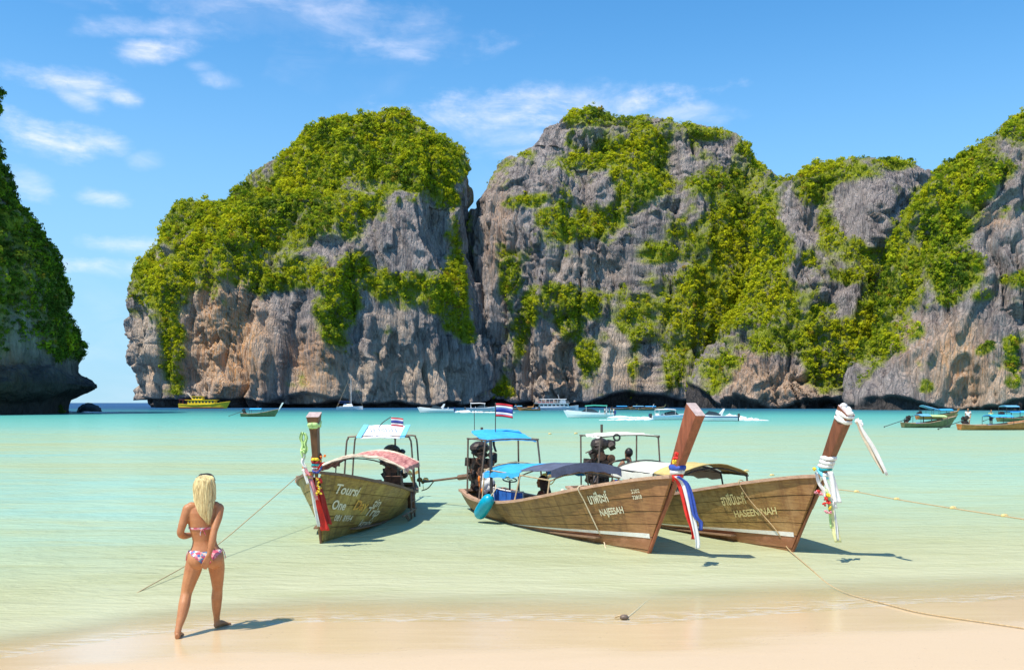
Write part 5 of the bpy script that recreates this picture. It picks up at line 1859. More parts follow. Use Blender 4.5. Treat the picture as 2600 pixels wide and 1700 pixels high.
def part_tube(name, mat, parent, pts, r, n=18, seg=6, flat=1.0):
    return MB().tube(curve_pts(pts, n), r, seg, True, flat).build(name, mat, parent, True)


def strip(name, mat, parent, pts, w, wdir, curl=.02, widths=None, n=16):
    P_ = curve_pts(pts, n)
    ws = None
    if widths:
        ws = [float(np.interp(i / (len(P_) - 1), [k / (len(widths) - 1) for k in range(len(widths))], widths)) for i in range(len(P_))]
    return MB().ribbon(P_, w, wdir, .006, curl, ws).build(name, mat, parent, True)


def blossom(mb, c, r, seed):
    rr = random.Random(seed)
    for i in range(7):
        d = Vector((rr.uniform(-1, 1), rr.uniform(-1, 1), rr.uniform(-1, 1))) * r * .7
        mb.ball(Vector(c) + d, (r * .5, r * .5, r * .42), 7, 5, .2, seed + i)


# left boat: green sash at the prow tip
g = empty('garland', post_pt(bA, 2.02), 0, 'pale green sash knotted round the prow tip of the olive boat', 'sash')
inv = lambda o, pts: [Vector(p) - o.location for p in pts]


def under(root, name, mat, mb, smooth=True):
    o = mb.build(name, mat, None, smooth)
    o.parent = root
    o.matrix_parent_inverse = Matrix.Translation(-root.location)
    return o


mb = MB()
wrap(mb, bA, 2.00, .05, .030)
wrap(mb, bA, 2.03, -.03, .026)
under(g, 'sash_loop', M_GREEN, mb)
for k, (ua, pth) in enumerate([(0, [(768, 1096), (764, 1112), (770, 1128), (766, 1146), (772, 1162)]), (1, [(772, 1098), (778, 1110), (774, 1126), (778, 1140), (771, 1154)]), (2, [(766, 1140), (772, 1156), (768, 1172), (776, 1188)])]):
    pp = [P(u, v, 15.30) for u, v in pth]
    under(g, 'sash_tail', (M_GREEN, M_GREEN, M_WCLOTH)[k], MB().ribbon(curve_pts(pp, 14), .055, (1, .2, 0), .006, .018))
mb = MB()
blossom(mb, P(770, 1142, 15.28), .05, 3)
under(g, 'sash_knot', M_GREEN, mb)
# left boat: garlands round the foot of the prow and the long red cloth
g = empty('prow_garland', post_pt(bA, 1.28), 0, 'bundle of multicoloured ribbons and yellow garlands on the olive boat', 'garland')
for i, (z, dz, m_) in enumerate([(1.24, .03, M_PINK), (1.29, -.04, M_BLUE), (1.33, .05, M_TEAL), (1.37, -.03, M_RED), (1.42, .05, M_YEL), (1.46, -.05, M_DRED), (1.27, .06, M_WCLOTH)]):
    mb = MB()
    wrap(mb, bA, z, dz, .024, .012 + .004 * (i % 3))
    under(g, 'ribbon', m_, mb)
for i, (pth, m_) in enumerate([([(772, 1180), (778, 1196), (786, 1206), (796, 1212)], M_PINK), ([(770, 1190), (776, 1210), (782, 1228)], M_WCLOTH), ([(806, 1192), (814, 1180), (822, 1172)], M_RED), ([(800, 1212), (812, 1216), (816, 1226)], M_DRED)]):
    under(g, 'ribbon', m_, MB().ribbon(curve_pts([P(u, v, 15.42) for u, v in pth], 10), .05, (1, 0, .3), .006, .015))
mb = MB()
for k, (u, v) in enumerate([(806, 1216), (810, 1224), (807, 1232), (812, 1240), (808, 1248), (815, 1252), (803, 1253)]):
    blossom(mb, P(u, v, 15.42), .026, 20 + k)
under(g, 'yellow_garland', M_YEL, mb)
mb = MB()
for k, (u, v) in enumerate([(816, 1160), (824, 1156), (772, 1186), (778, 1206), (790, 1203)]):
    blossom(mb, P(u, v, 15.44), .026, 40 + k)
under(g, 'orange_blossoms', M_ORG, mb)
g = empty('prow_cloth', post_pt(bA, 1.15), 0, 'long red and white cloth hanging down the stem of the olive boat', 'cloth')
under(g, 'red_cloth', M_RED, MB().ribbon(curve_pts([P(u, v, y) for u, v, y in [(792, 1218, 15.52), (800, 1245, 15.52), (808, 1280, 15.6), (818, 1318, 15.66), (826, 1346, 15.68)]], 18), .1, (1, .15, 0), .008, .02, [.05 + .11 * (i / 18) for i in range(19)][:len(curve_pts([(0, 0, 0)] * 5, 18))]))
under(g, 'dark_red_cloth', M_DRED, MB().ribbon(curve_pts([P(u, v, y) for u, v, y in [(806, 1236, 15.56), (816, 1262, 15.6), (824, 1294, 15.66), (834, 1330, 15.70)]], 16), .12, (1, .2, 0), .008, .02))
under(g, 'white_cloth', M_WCLOTH, MB().ribbon(curve_pts([P(u, v, y) for u, v, y in [(787, 1216, 15.50), (793, 1250, 15.50), (800, 1290, 15.58), (806, 1318, 15.62), (810, 1336, 15.66)]], 16), .055, (1, .1, 0), .008, .012))
under(g, 'pink_cloth', M_PINK, MB().ribbon(curve_pts([P(u, v, y) for u, v, y in [(788, 1214, 15.47), (796, 1240, 15.47), (804, 1268, 15.54)]], 10), .06, (1, .1, 0), .008, .012))

# left boat: folding boarding ladder hung on the port side
g = empty('boarding_ladder', bA.world((-.45, 1.0, .62)), 0, 'dark folding metal ladder hanging over the side of the olive boat', 'ladder')
lw = lambda x, y, z: bA.world((x, y, z))
for x in (-.25, -.69):
    under(g, 'rail', M_STEEL, MB().tube([lw(x, .86, .60), lw(x, 1.0, .62), lw(x, 1.02, -.34)], .020, 6))
for z in (.36, .12, -.12, -.30):
    under(g, 'rung', M_STEEL, MB().tube([lw(-.25, 1.02, z), lw(-.69, 1.02, z)], .015, 6))
under(g, 'bracket', M_STEEL, MB().tube([lw(.70, .99, .17), lw(-.69, 1.04, .17)], .018, 6))
for dx in (0, .16):
    under(g, 'brace', M_STEEL, MB().tube([lw(.50 - dx, 1.0, .17), lw(-.25 - dx, 1.03, -.14)], .014, 6))
under(g, 'brace', M_STEEL, MB().tube([lw(-.1, 1.03, -.10), lw(-.69, 1.03, -.18)], .014, 6))
under(g, 'board', M_ENG2, MB().box(lw(-.47, .97, .40), (.025, .14, .40), Matrix.Rotation(bA.rz + R(90), 3, 'Z') @ Matrix.Rotation(R(90), 3, 'Z')))

# middle boat: tricolour ribbon
g = empty('prow_ribbon', post_pt(bB, 1.32), 0, 'red, white and blue ribbon tied round the prow of the middle boat', 'ribbon')
for i, (z, dz, m_) in enumerate([(1.27, .07, M_RED), (1.32, .07, M_WCLOTH), (1.38, .07, M_BLUE)]):
    mb = MB()
    wrap(mb, bB, z, dz, .040, .010)
    under(g, 'ribbon_turn', m_, mb)
for du, m_, end, w in ((-9, M_RED, 1368, .085), (1, M_WCLOTH, 1392, .085), (9, M_BLUE, 1345, .075)):
    pth = [(1716 + du * .5, 1208), (1734 + du, 1226), (1746 + du, 1262), (1757 + du, 1310), (1764 + du + 6, end - 20), (1770 + du, end)]
    under(g, 'ribbon_tail', m_, MB().ribbon(curve_pts([P(u, v, 13.72 - .02 * du / 9) for u, v in pth], 20), w, (1, .25, 0), .007, .016))
mb = MB()
blossom(mb, P(1714, 1160, 14.05), .05, 60)
blossom(mb, P(1717, 1152, 14.05), .04, 61)
fl = mb.build('prow_flower', M_RED, None, True)
tag(fl, 'small red flower stuck behind the prow of the middle boat', 'flower')
mb = MB()
blossom(mb, P(1712, 1172, 14.05), .035, 62)
under(g, 'yellow_bow', M_YEL, mb)

# right boat: white cloth round the prow tip with a blowing tail
g = empty('prow_cloth', post_pt(bC, 2.15), 0, 'white cloth bound round the prow tip of the ochre boat, tail blowing', 'cloth')
mb = MB()
for i, z in enumerate((2.10, 2.14, 2.18)):
    wrap(mb, bC, z, .02 * (-1) ** i, .030, .006)
rr = random.Random(3)
for i in range(7):
    q_ = post_pt(bC, 2.23, rr.uniform(-1.1, 1.1), rr.uniform(-1, 1))
    mb.ball(q_ + Vector((0, 0, rr.uniform(-.05, .04))), (.055, .055, .04), 8, 6, .3, i)
under(g, 'cloth_binding', M_WCLOTH, mb)
mb = MB()
blossom(mb, P(2180, 1076, 13.9), .06, 80)
under(g, 'cloth_knot', M_WCLOTH, mb)
for k, (pth, w) in enumerate([([(2176, 1062), (2186, 1090), (2206, 1128), (2226, 1166), (2246, 1200)], .075), ([(2178, 1064), (2192, 1094), (2214, 1130), (2234, 1168), (2252, 1206)], .05)]):
    under(g, 'cloth_tail', (M_CREAM, M_WCLOTH)[k], MB().ribbon(curve_pts([P(u, v, 13.85 - .03 * k) for u, v in pth], 18), w, (1, .3, .4), .006, .015))
g = empty('prow_garland', post_pt(bC, 1.36), 0, 'white, teal and yellow ribbons wound round the ochre boat prow', 'garland')
for i, (z, dz, m_, ft) in enumerate([(1.52, .06, M_WCLOTH, .034), (1.46, .05, M_WCLOTH, .034), (1.40, .06, M_WCLOTH, .034), (1.35, .07, M_TEAL, .03), (1.31, -.03, M_BANNER_B, .04), (1.27, .05, M_YELP, .03), (1.25, .08, M_WCLOTH, .035)]):
    mb = MB()
    wrap(mb, bC, z, dz, ft, .008)
    under(g, 'ribbon', m_, mb)
for pth, m_, w in [([(2108, 1196), (2116, 1226), (2122, 1256), (2128, 1276)], M_WCLOTH, .11), ([(2092, 1210), (2102, 1236), (2112, 1262), (2120, 1290)], M_WCLOTH, .07), ([(2072, 1198), (2080, 1226), (2094, 1246), (2098, 1262)], M_WCLOTH, .06),
                   ([(2098, 1240), (2106, 1280), (2110, 1310), (2112, 1340)], M_GREEN, .05), ([(2108, 1262), (2116, 1310), (2122, 1350), (2128, 1376)], M_YELP, .10), ([(2114, 1270), (2120, 1320), (2126, 1372)], M_WCLOTH, .05)]:
    under(g, 'ribbon', m_, MB().ribbon(curve_pts([P(u, v, 14.05) for u, v in pth], 14), w, (1, .25, 0), .006, .016))
for nm, m_, spots in (('red_blossoms', M_RED, [(2098, 1266), (2104, 1274), (2094, 1280), (2078, 1246)]), ('pink_blossoms', M_PINK, [(2072, 1250), (2084, 1252), (2098, 1300), (2106, 1298)]), ('yellow_blossoms', M_YEL, [(2070, 1190), (2104, 1256), (2108, 1290)])):
    mb = MB()
    for k, (u, v) in enumerate(spots):
        blossom(mb, P(u, v, 14.0), .034, 90 + k + u)
    under(g, nm, m_, mb)

# turquoise fender on the quarter of the middle boat
def ray_at(boat, u, v, ly):
    # the point seen at (u, v) that lies ly to port of the boat's centre line
    r_ = P(u, v, 1.0) - Vector((0, 0, CAM_H))
    k_ = (ly + boat.c.dot(boat.p)) / r_.dot(boat.p)
    return Vector((0, 0, CAM_H)) + r_ * k_


a, b = ray_at(bB, 1244, 1262, -1.0), ray_at(bB, 1213, 1312, -1.02)
d = (b - a).normalized()
mb = MB()
prof = [(-.02, .03), (.0, .07), (.03, .105), (.08, .125), (.2, .135), (.42, .135), (.52, .125), (.56, .10), (.585, .05), (.60, .045), (.63, .04)]
L_ = (b - a).length
mb.tube([a + d * (f / .63 * L_) for f, r in prof], [r for f, r in prof], 14)
fd = empty('fender', a, 0, 'turquoise plastic fender hanging at the stern of the middle boat', 'fender')
under(fd, 'fender_body', M_TURQ, mb)
under(fd, 'lanyard', M_ROPE_L, MB().tube([a, a + Vector((.10, .04, .14)), a + Vector((.12, .05, .25))], .012, 5))

# flags
M_FR = pmat('flag_red', (0.62, 0.02, 0.03), .6, .1, 5)
M_FW = pmat('flag_white', (0.82, 0.82, 0.82), .6, .06, 5)
M_FB = pmat('flag_blue', (0.03, 0.06, 0.30), .6, .1, 5)


def flag(base, top, size, label, droop=0.0, dirx=(1, 0.15, 0), bend=None):
    base, top = Vector(base), Vector(top)
    root = empty('flag', base, 0, label, 'flag')
    pts = [base] + ([Vector(q_) for q_ in bend] if bend else []) + [top]
    under(root, 'flag_pole', M_PIPE_D, MB().tube(curve_pts(pts, 12), .010, 6))
    w, h = size
    mb = MB()
    dx = Vector(dirx).normalized()
    nrm = Vector((dx.y, -dx.x, 0))
    rows = [0, 1 / 6, 2 / 6, 4 / 6, 5 / 6, 1]
    for s_ in range(5):
        mb.cur = (0, 1, 2, 1, 0)[s_]
        r0 = []
        for i in range(13):
            f = i / 12
            cols = []
            for v_, off in ((rows[s_], .003), (rows[s_ + 1], .003), (rows[s_ + 1], -.003), (rows[s_], -.003)):
                q_ = top + dx * (.01 + f * w) - Vector((0, 0, .01 + v_ * h + droop * f * f * w)) + nrm * (.05 * w * math.sin(f * 7 + v_) * (f ** .5) + off)
                cols.append(q_)
            r0.append(cols)
        mb.loft(r0)
    o = mb.build('flag_cloth', None, None, True, mats=[M_FR, M_FW, M_FB])
    o.parent = root
    o.matrix_parent_inverse = Matrix.Translation(-root.location)
    return root


flag(P(1258, 1100, 20.6), P(1258, 1022, 20.6), (.37, .29), 'red, white and blue striped flag above the blue stern canopy', .12)
flag(P(962, 1084, 21.0), P(992, 1058, 21.0), (.27, .19), 'small striped flag on the white banner roof of the olive boat', .1, bend=[P(972, 1072, 21.0)])
o = MB().tube([P(1205, 1098, 20.9), P(1204, 1040, 20.9)], .008, 5).build('antenna_rod', M_PIPE_D)
tag(o, 'thin bare rod at the left corner of the blue stern canopy', 'rod')

# small things hanging and lying in the boats
o = MB().torus(P(1566, 1110, 20.0), .065, .020, Vector((.3, 1, .2)), 16, 6).build('rubber_ring', M_BLACK, None, True)
tag(o, 'black ring hanging under the white stern canopy', 'ring')
o = MB().ribbon([P(1253, 1117, 20.0), P(1254, 1130, 20.0), P(1259, 1146, 20.0)], .05, (1, 0, 0), .02, .005).build('black_strap', M_BLACK, None, True)
tag(o, 'black strap hanging under the blue stern canopy', 'strap')
m_rust, t, out = newmat('rust_patterned_cloth')
p_ = t.n('ShaderNodeBsdfPrincipled')
tc = t.n('ShaderNodeTexCoord')
vv = t.noise(tc.outputs['Object'], 13, 4, .6, .6)
t.l(t.ramp(vv, [(.38, (.06, .015, .012)), (.5, (.26, .05, .025)), (.6, (.48, .13, .05)), (.68, (.5, .28, .14))]), p_.inputs['Base Color'])
p_.inputs['Roughness'].default_value = .75
t.l(p_.outputs[0], out.inputs[0])
q_ = P(1382, 1250, 18.95)
pw_ = simple_person((q_.x, q_.y, .03), R(70), 'long haired person in rust red patterned clothes seated in the middle boat', SIT, m_rust, m_rust, M_SKIN, pmat('brown_hair', (0.10, 0.035, 0.02), .5, .3, 8), 1.0, .012)
hl = MB()
for k in range(26):
    a = -math.pi * .5 + (k / 25 - .5) * 3.6
    hl.tube(curve_pts([(.05 * math.cos(a), .03 + .05 * math.sin(a), .87), (.088 * math.cos(a), .03 + .092 * math.sin(a), .78), (.10 * math.cos(a), .01 + .115 * math.sin(a), .64), (.10 * math.cos(a), -.03 + .12 * math.sin(a), .46)], 9), .018, 5)
hl.build('long_hair', MATS['brown_hair'], pw_, True)
o = lumps('white_sack', M_WCLOTH, (0, 0, .06), (.26, .22, .34), 7, 16, None, P(1234, 1250, 20.4))
tag(o, 'crumpled white sack beside the engine of the middle boat', 'sack')
o = lumps('orange_jacket', M_ORG, (0, 0, .05), (.12, .12, .26), 5, 26, None, P(1219, 1252, 20.35))
tag(o, 'orange life jacket beside the white sack', 'life jacket')
o = lumps('rag', M_CREAM, (0, 0, .0), (.16, .12, .12), 5, 36, None, bB.world((1.9, -.55, .74)))
tag(o, 'pale rope heap on the rail of the middle boat', 'rope heap')

# man sitting in the right boat
MB().box((-1.68, -.05, .46), (.42, .42, .18)).build('seat_box', M_RAIL, bC.root)
q_ = bC.world((-1.68, -.05, 0))
simple_person((q_.x, q_.y, .52), R(28), 'black haired man in blue shorts sitting under the ochre boat canopy', SIT, None, M_BLUE, M_SKIN_D, None, 1.0, .011)


# ropes
def rope(name, pts, r, label, mat=None, n=40):
    o = MB().tube(curve_pts(pts, n), r, 6).build(name, mat or M_ROPE, None, True)
    tag(o, label, 'rope')
    return o


def seabed(u, v, up=.012):
    x, y = W(u, v)
    return Vector((x, y, float(sand_z(np.array([x]), np.array([y]))[0]) + up))


def surf(u, v, z=0.0):
    x, y = W(u, v)
    return Vector((x, y, z))


c0 = bA.world((.75, -1.08, .95))
rope('mooring_rope', [c0, c0.lerp(surf(350, 1502), .33) - Vector((0, 0, .10)), c0.lerp(surf(350, 1502), .66) - Vector((0, 0, .16)), surf(352, 1502, .0), surf(300, 1516, -.10)], .008, 'taut mooring rope running from the olive boat to the beach')
gB = bB.world(bB.pt(bB.s_of(2.62, .9), 1.0, -1, .06))
pts = [bB.world((2.3, -.35, .95)), bB.world(bB.pt(bB.s_of(2.60, .9), 1.0, -1, -.05)) + Vector((0, 0, .05)), gB]
for z in (.75, .5, .25, .02):
    pts.append(bB.world(bB.on_hull(2.62 + .10 * (.9 - z) / .9, z, -1, .035)))
pts += [surf(1556, 1436, -.06), seabed(1690, 1466, .01), seabed(1640, 1520, .0), seabed(1596, 1562, .005), seabed(1586, 1570, .03)]
rope('anchor_rope', pts, .010, 'pale anchor rope hanging over the bow of the middle boat', M_ROPE_L, 60)
k0 = seabed(1585, 1571, .02)
an = empty('anchor', k0, 0, 'small dark tangle of anchor rope lying at the water edge', 'anchor')
rr = random.Random(31)
for i in range(5):
    a = rr.uniform(0, 6.3)
    r_ = rr.uniform(.05, .13)
    under(an, 'rope_end', (M_STEEL, M_ROPE)[i % 2], MB().tube(curve_pts([k0, k0 + Vector((math.cos(a) * r_ * .5, math.sin(a) * r_ * .5, .02)), k0 + Vector((math.cos(a + .5) * r_, math.sin(a + .5) * r_, .002))], 6), .009, 5))
under(an, 'knot', M_STEEL, MB().ball(k0 + Vector((0, 0, .01)), (.05, .035, .03), 9, 6, .4, 7))
gC = bC.world(bC.pt(bC.s_of(3.0, .9), 1.0, -1, .06))
pts = [bC.world((2.75, -.2, 1.0)), bC.world(bC.pt(bC.s_of(2.95, .9), 1.0, -1, -.05)) + Vector((0, 0, .05)), gC]
for z, x in ((.8, 3.12), (.55, 3.3), (.3, 3.5), (.05, 3.68)):
    pts.append(bC.world(bC.on_hull(x, z, -1, .035)))
pts += [surf(2060, 1446, .01), surf(2104, 1482, .0), surf(2160, 1508, -.005), seabed(2260, 1538, .015), seabed(2340, 1560, .012), seabed(2480, 1585), seabed(2620, 1610), seabed(2760, 1640)]
rope('mooring_rope', pts, .008, 'long mooring rope from the ochre boat across the wet sand', None, 80)

# buoy line and floats
bp = [(2040, 1232), (2120, 1242), (2175, 1249), (2277, 1268), (2420, 1291), (2550, 1311), (2700, 1334)]
rope('float_line', [surf(u, v, .01) for u, v in bp], .014, 'thin float line drifting at the right of the ochre boat', M_ROPE, 40)
M_FLOAT = pmat('yellowed_foam_float', (0.78, 0.58, 0.22), .6, .25, 12)


def make_float(u, v, k, label, group):
    x, y = W(u, v)
    root = empty('float', (x, y, .0), .4 * k, label, 'float', group)
    MB().tube([(-.11, 0, .03), (-.08, 0, .03), (.08, 0, .03), (.11, 0, .03)], [.03, .06, .06, .03], 10).build('float_body', M_FLOAT, root, True)
    MB().torus((.0, 0, .03), .062, .010, Vector((1, 0, 0)), 12, 5).build('float_band', M_ROPE, root, True)
    MB().torus((.13, 0, .03), .022, .006, Vector((0, 1, 0)), 10, 5).build('eyelet', M_ROPE, root, True)
    root.scale = (k, k, k)


for u, v, k, lb in ((2175, 1249, .62, 'yellow float next to the ochre boat prow ribbons'), (2277, 1268, .62, 'yellow float second along the line from the ochre boat'), (2420, 1291, .66, 'yellow float third along the line from the ochre boat'), (2550, 1311, .66, 'yellow float nearest the right edge on the line')):
    make_float(u, v, k, lb, 'floats on the drifting line')
for u, v, k, lb in ((1895, 1196, .7, 'lone yellow float behind the yellow canopy'), (1960, 1207, .65, 'lone yellow float between the yellow canopy and right prow'), (1462, 1101, 1.2, 'far yellow float above the blue canopies'), (1396, 1102, 1.1, 'far yellow float right of the blue stern canopy')):
    make_float(u, v, k, lb, 'scattered floats')


# ------------------------------------------------------------------ far craft
M_GELCOAT = pmat('white_gelcoat', (0.82, 0.82, 0.82), .25, .04, 2)
M_GLASS = pmat('dark_boat_glass', (0.03, 0.045, 0.06), .12, .2, 3)
M_NAVYHULL = pmat('navy_boat_paint', (0.02, 0.05, 0.18), .3, .2, 2)
M_SKY = pmat('light_blue_paint', (0.18, 0.48, 0.72), .4, .15, 3)
M_YBOAT = pmat('yellow_boat_paint', (0.82, 0.60, 0.02), .35, .12, 2)
M_GCAN = pmat('sea_green_tarp', (0.05, 0.40, 0.28), .6, .15, 3)
M_FARWOOD = pmat('far_boat_wood', (0.46, 0.20, 0.05), .55, .3, 3)
M_FARGREEN = pmat('far_boat_green_wood', (0.16, 0.17, 0.07), .6, .3, 3)
M_FOAM = pmat('white_foam', (0.88, 0.90, 0.90), .8, .06, 3)
M_REDPNT = pmat('red_brown_paint', (0.30, 0.07, 0.05), .5, .2, 3)


def far_longtail(u, v, L, deg, label, hm, cans, k=1.0, prowmat=None, prow_h=1.9, stern_can=None, group=None):
    x, y = W(u, v)
    root = empty('long_tail_boat', (x, y, 0), R(deg), label, 'boat', group)
    S = [i / 16 for i in range(17)]
    B = .85
    be = lambda s: B * float(np.interp(s, [0, .2, .45, .7, .88, 1], [.6, .9, 1, .82, .42, .05]))
    gz = lambda s: float(np.interp(s, [0, .2, .5, .75, 1], [.55, .45, .52, .78, 1.2]))
    X = lambda s, z: -L / 2 + s * L + .6 * z * s ** 4
    rows = []
    for s in S:
        T = [0, .15, .4, .7, 1.0]
        o_ = [Vector((X(s, -.2 + (gz(s) + .2) * t_), be(s) * (t_ ** .5) * (1 if t_ else .02), -.2 + (gz(s) + .2) * t_)) for t_ in T]
        i_ = [Vector((q_.x, max(q_.y - .05, 0.0), q_.z)) for q_ in o_[1:]][::-1]
        right = o_ + i_
        left = [Vector((q_.x, -q_.y, q_.z)) for q_ in right][::-1]
        rows.append(left + right)
    MB().loft(rows).build('hull', hm, root)
    MB().loft([[Vector((X(1, z) - a, -.07, z)), Vector((X(1, z) + .05, -.07, z)), Vector((X(1, z) + .05, .07, z)), Vector((X(1, z) - a, .07, z))] for z, a in ((.9, .10), (1.3, .14), (prow_h, .2))]).build('prow_post', prowmat or hm, root)
    for sd in (-1, 1):
        MB().tube([(X(s, gz(s)), sd * be(s), gz(s)) for s in S], .035, 5).build('gunwale', M_RAIL, root)
    for (a, b, z, m_, tl) in cans:
        rows = []
        for i in range(7):
            xx = (a + (b - a) * i / 6) * L - L / 2
            top = [Vector((xx, f * .8, z + .18 * (1 - f * f) + tl * i / 6)) for f in (-1, -.6, -.2, .2, .6, 1)]
            rows.append(top + [q_ - Vector((0, 0, .04)) for q_ in top[::-1]])
        MB().loft(rows).build('canopy', m_, root)
        for xx in (a, b):
            for sd in (-1, 1):
                MB().tube([(xx * L - L / 2, sd * .8, .45), (xx * L - L / 2, sd * .78, z)], .025, 5).build('canopy_post', M_PIPE_D, root)
    rr = random.Random(int(u))
    mb = MB()
    for i in range(10):
        mb.box((-L / 2 + .5 + rr.uniform(-.25, .25), rr.uniform(-.2, .2), .55 + rr.uniform(0, .6)), (rr.uniform(.15, .35),) * 3, Matrix.Rotation(rr.random(), 3, 'Y'))
    mb.build('engine', M_ENG, root)
    MB().tube([(-L / 2 + .3, 0, .85), (-L / 2 - 1.9, .2, .1)], .035, 6).ball((-L / 2 - 1.9, .2, .1), .08, 6, 5).build('drive_shaft', M_PIPE_D, root)
    MB().box((-.2, 0, .42), (1.6, 1.1, .2), None, .85).build('cargo', M_BLUEIN, root)
    root.scale = (k, k, k)
    return root


far_longtail(655, 1057, 5.3, 3, 'small long-tail boat with a blue canopy and pale raised prow, far left', M_FARGREEN, [(.28, .62, 1.15, M_CLOTH_B, 0)], 1.1, M_WCLOTH, 2.2)
far_longtail(2352, 1085, 5.2, 6, 'green hulled long-tail boat with blue and lime canopies, far right', M_FARGREEN, [(.30, .52, 1.25, M_SKY, 0), (.53, .86, 1.2, M_GREEN, -.05)], .92, M_FARGREEN, 1.45)
far_longtail(2540, 1091, 8.0, 5, 'orange brown long-tail boat with a low blue canopy, at the right edge', M_FARWOOD, [(.34, .60, 1.25, M_CLOTH_B, 0)], .95, M_RED, 1.7)
far_longtail(2375, 1064, 6.0, 12, 'long-tail boat with a tilted pale blue roof behind the green one', M_FARWOOD, [(.15, .5, 1.9, M_SKY, -.5), (.55, .9, 1.35, M_CLOTH_B, 0)], 1.0, M_FARWOOD, 1.6)
far_longtail(2590, 1070, 6.0, 8, 'long-tail boat with two stacked pale blue roofs at the right edge', M_FARGREEN, [(.1, .4, 1.9, M_SKY, 0), (.2, .6, 1.2, M_CLOTH_B, 0)], 1.0, M_FARGREEN, 1.6)
far_longtail(1580, 1040, 8, 4, 'tiny blue roofed boat nearest the green canopied speedboat by the cliff', M_FARGREEN, [(.25, .7, 1.2, M_CLOTH_B, 0)], 1.0, M_FARGREEN, 1.9, None, 'blue roofed boats moored along the cliff foot')
far_longtail(1622, 1040, 8, -5, 'tiny blue roofed boat with a white prow by the cliff foot', M_FARWOOD, [(.25, .7, 1.2, M_SKY, 0)], 1.0, M_WCLOTH, 1.9, None, 'blue roofed boats moored along the cliff foot')
far_longtail(1652, 1041, 8, 10, 'tiny blue roofed boat left of the blue and white speedboat', M_FARGREEN, [(.25, .7, 1.2, M_CLOTH_B, 0)], 1.0, M_FARGREEN, 1.9, None, 'blue roofed boats moored along the cliff foot')
far_longtail(1320, 1040, 7.5, 0, 'tiny pale roofed boat right of the big striped flag', M_FARWOOD, [(.25, .6, 1.25, M_SKY, 0)], 1.0, M_FARWOOD, 1.9)
far_longtail(1345, 1042, 6.5, 175, 'tiny brown boat between the pale roofed boat and the ferry', M_FARWOOD, [(.3, .6, 1.1, M_FARWOOD, 0)], 1.0, M_FARWOOD, 1.9)


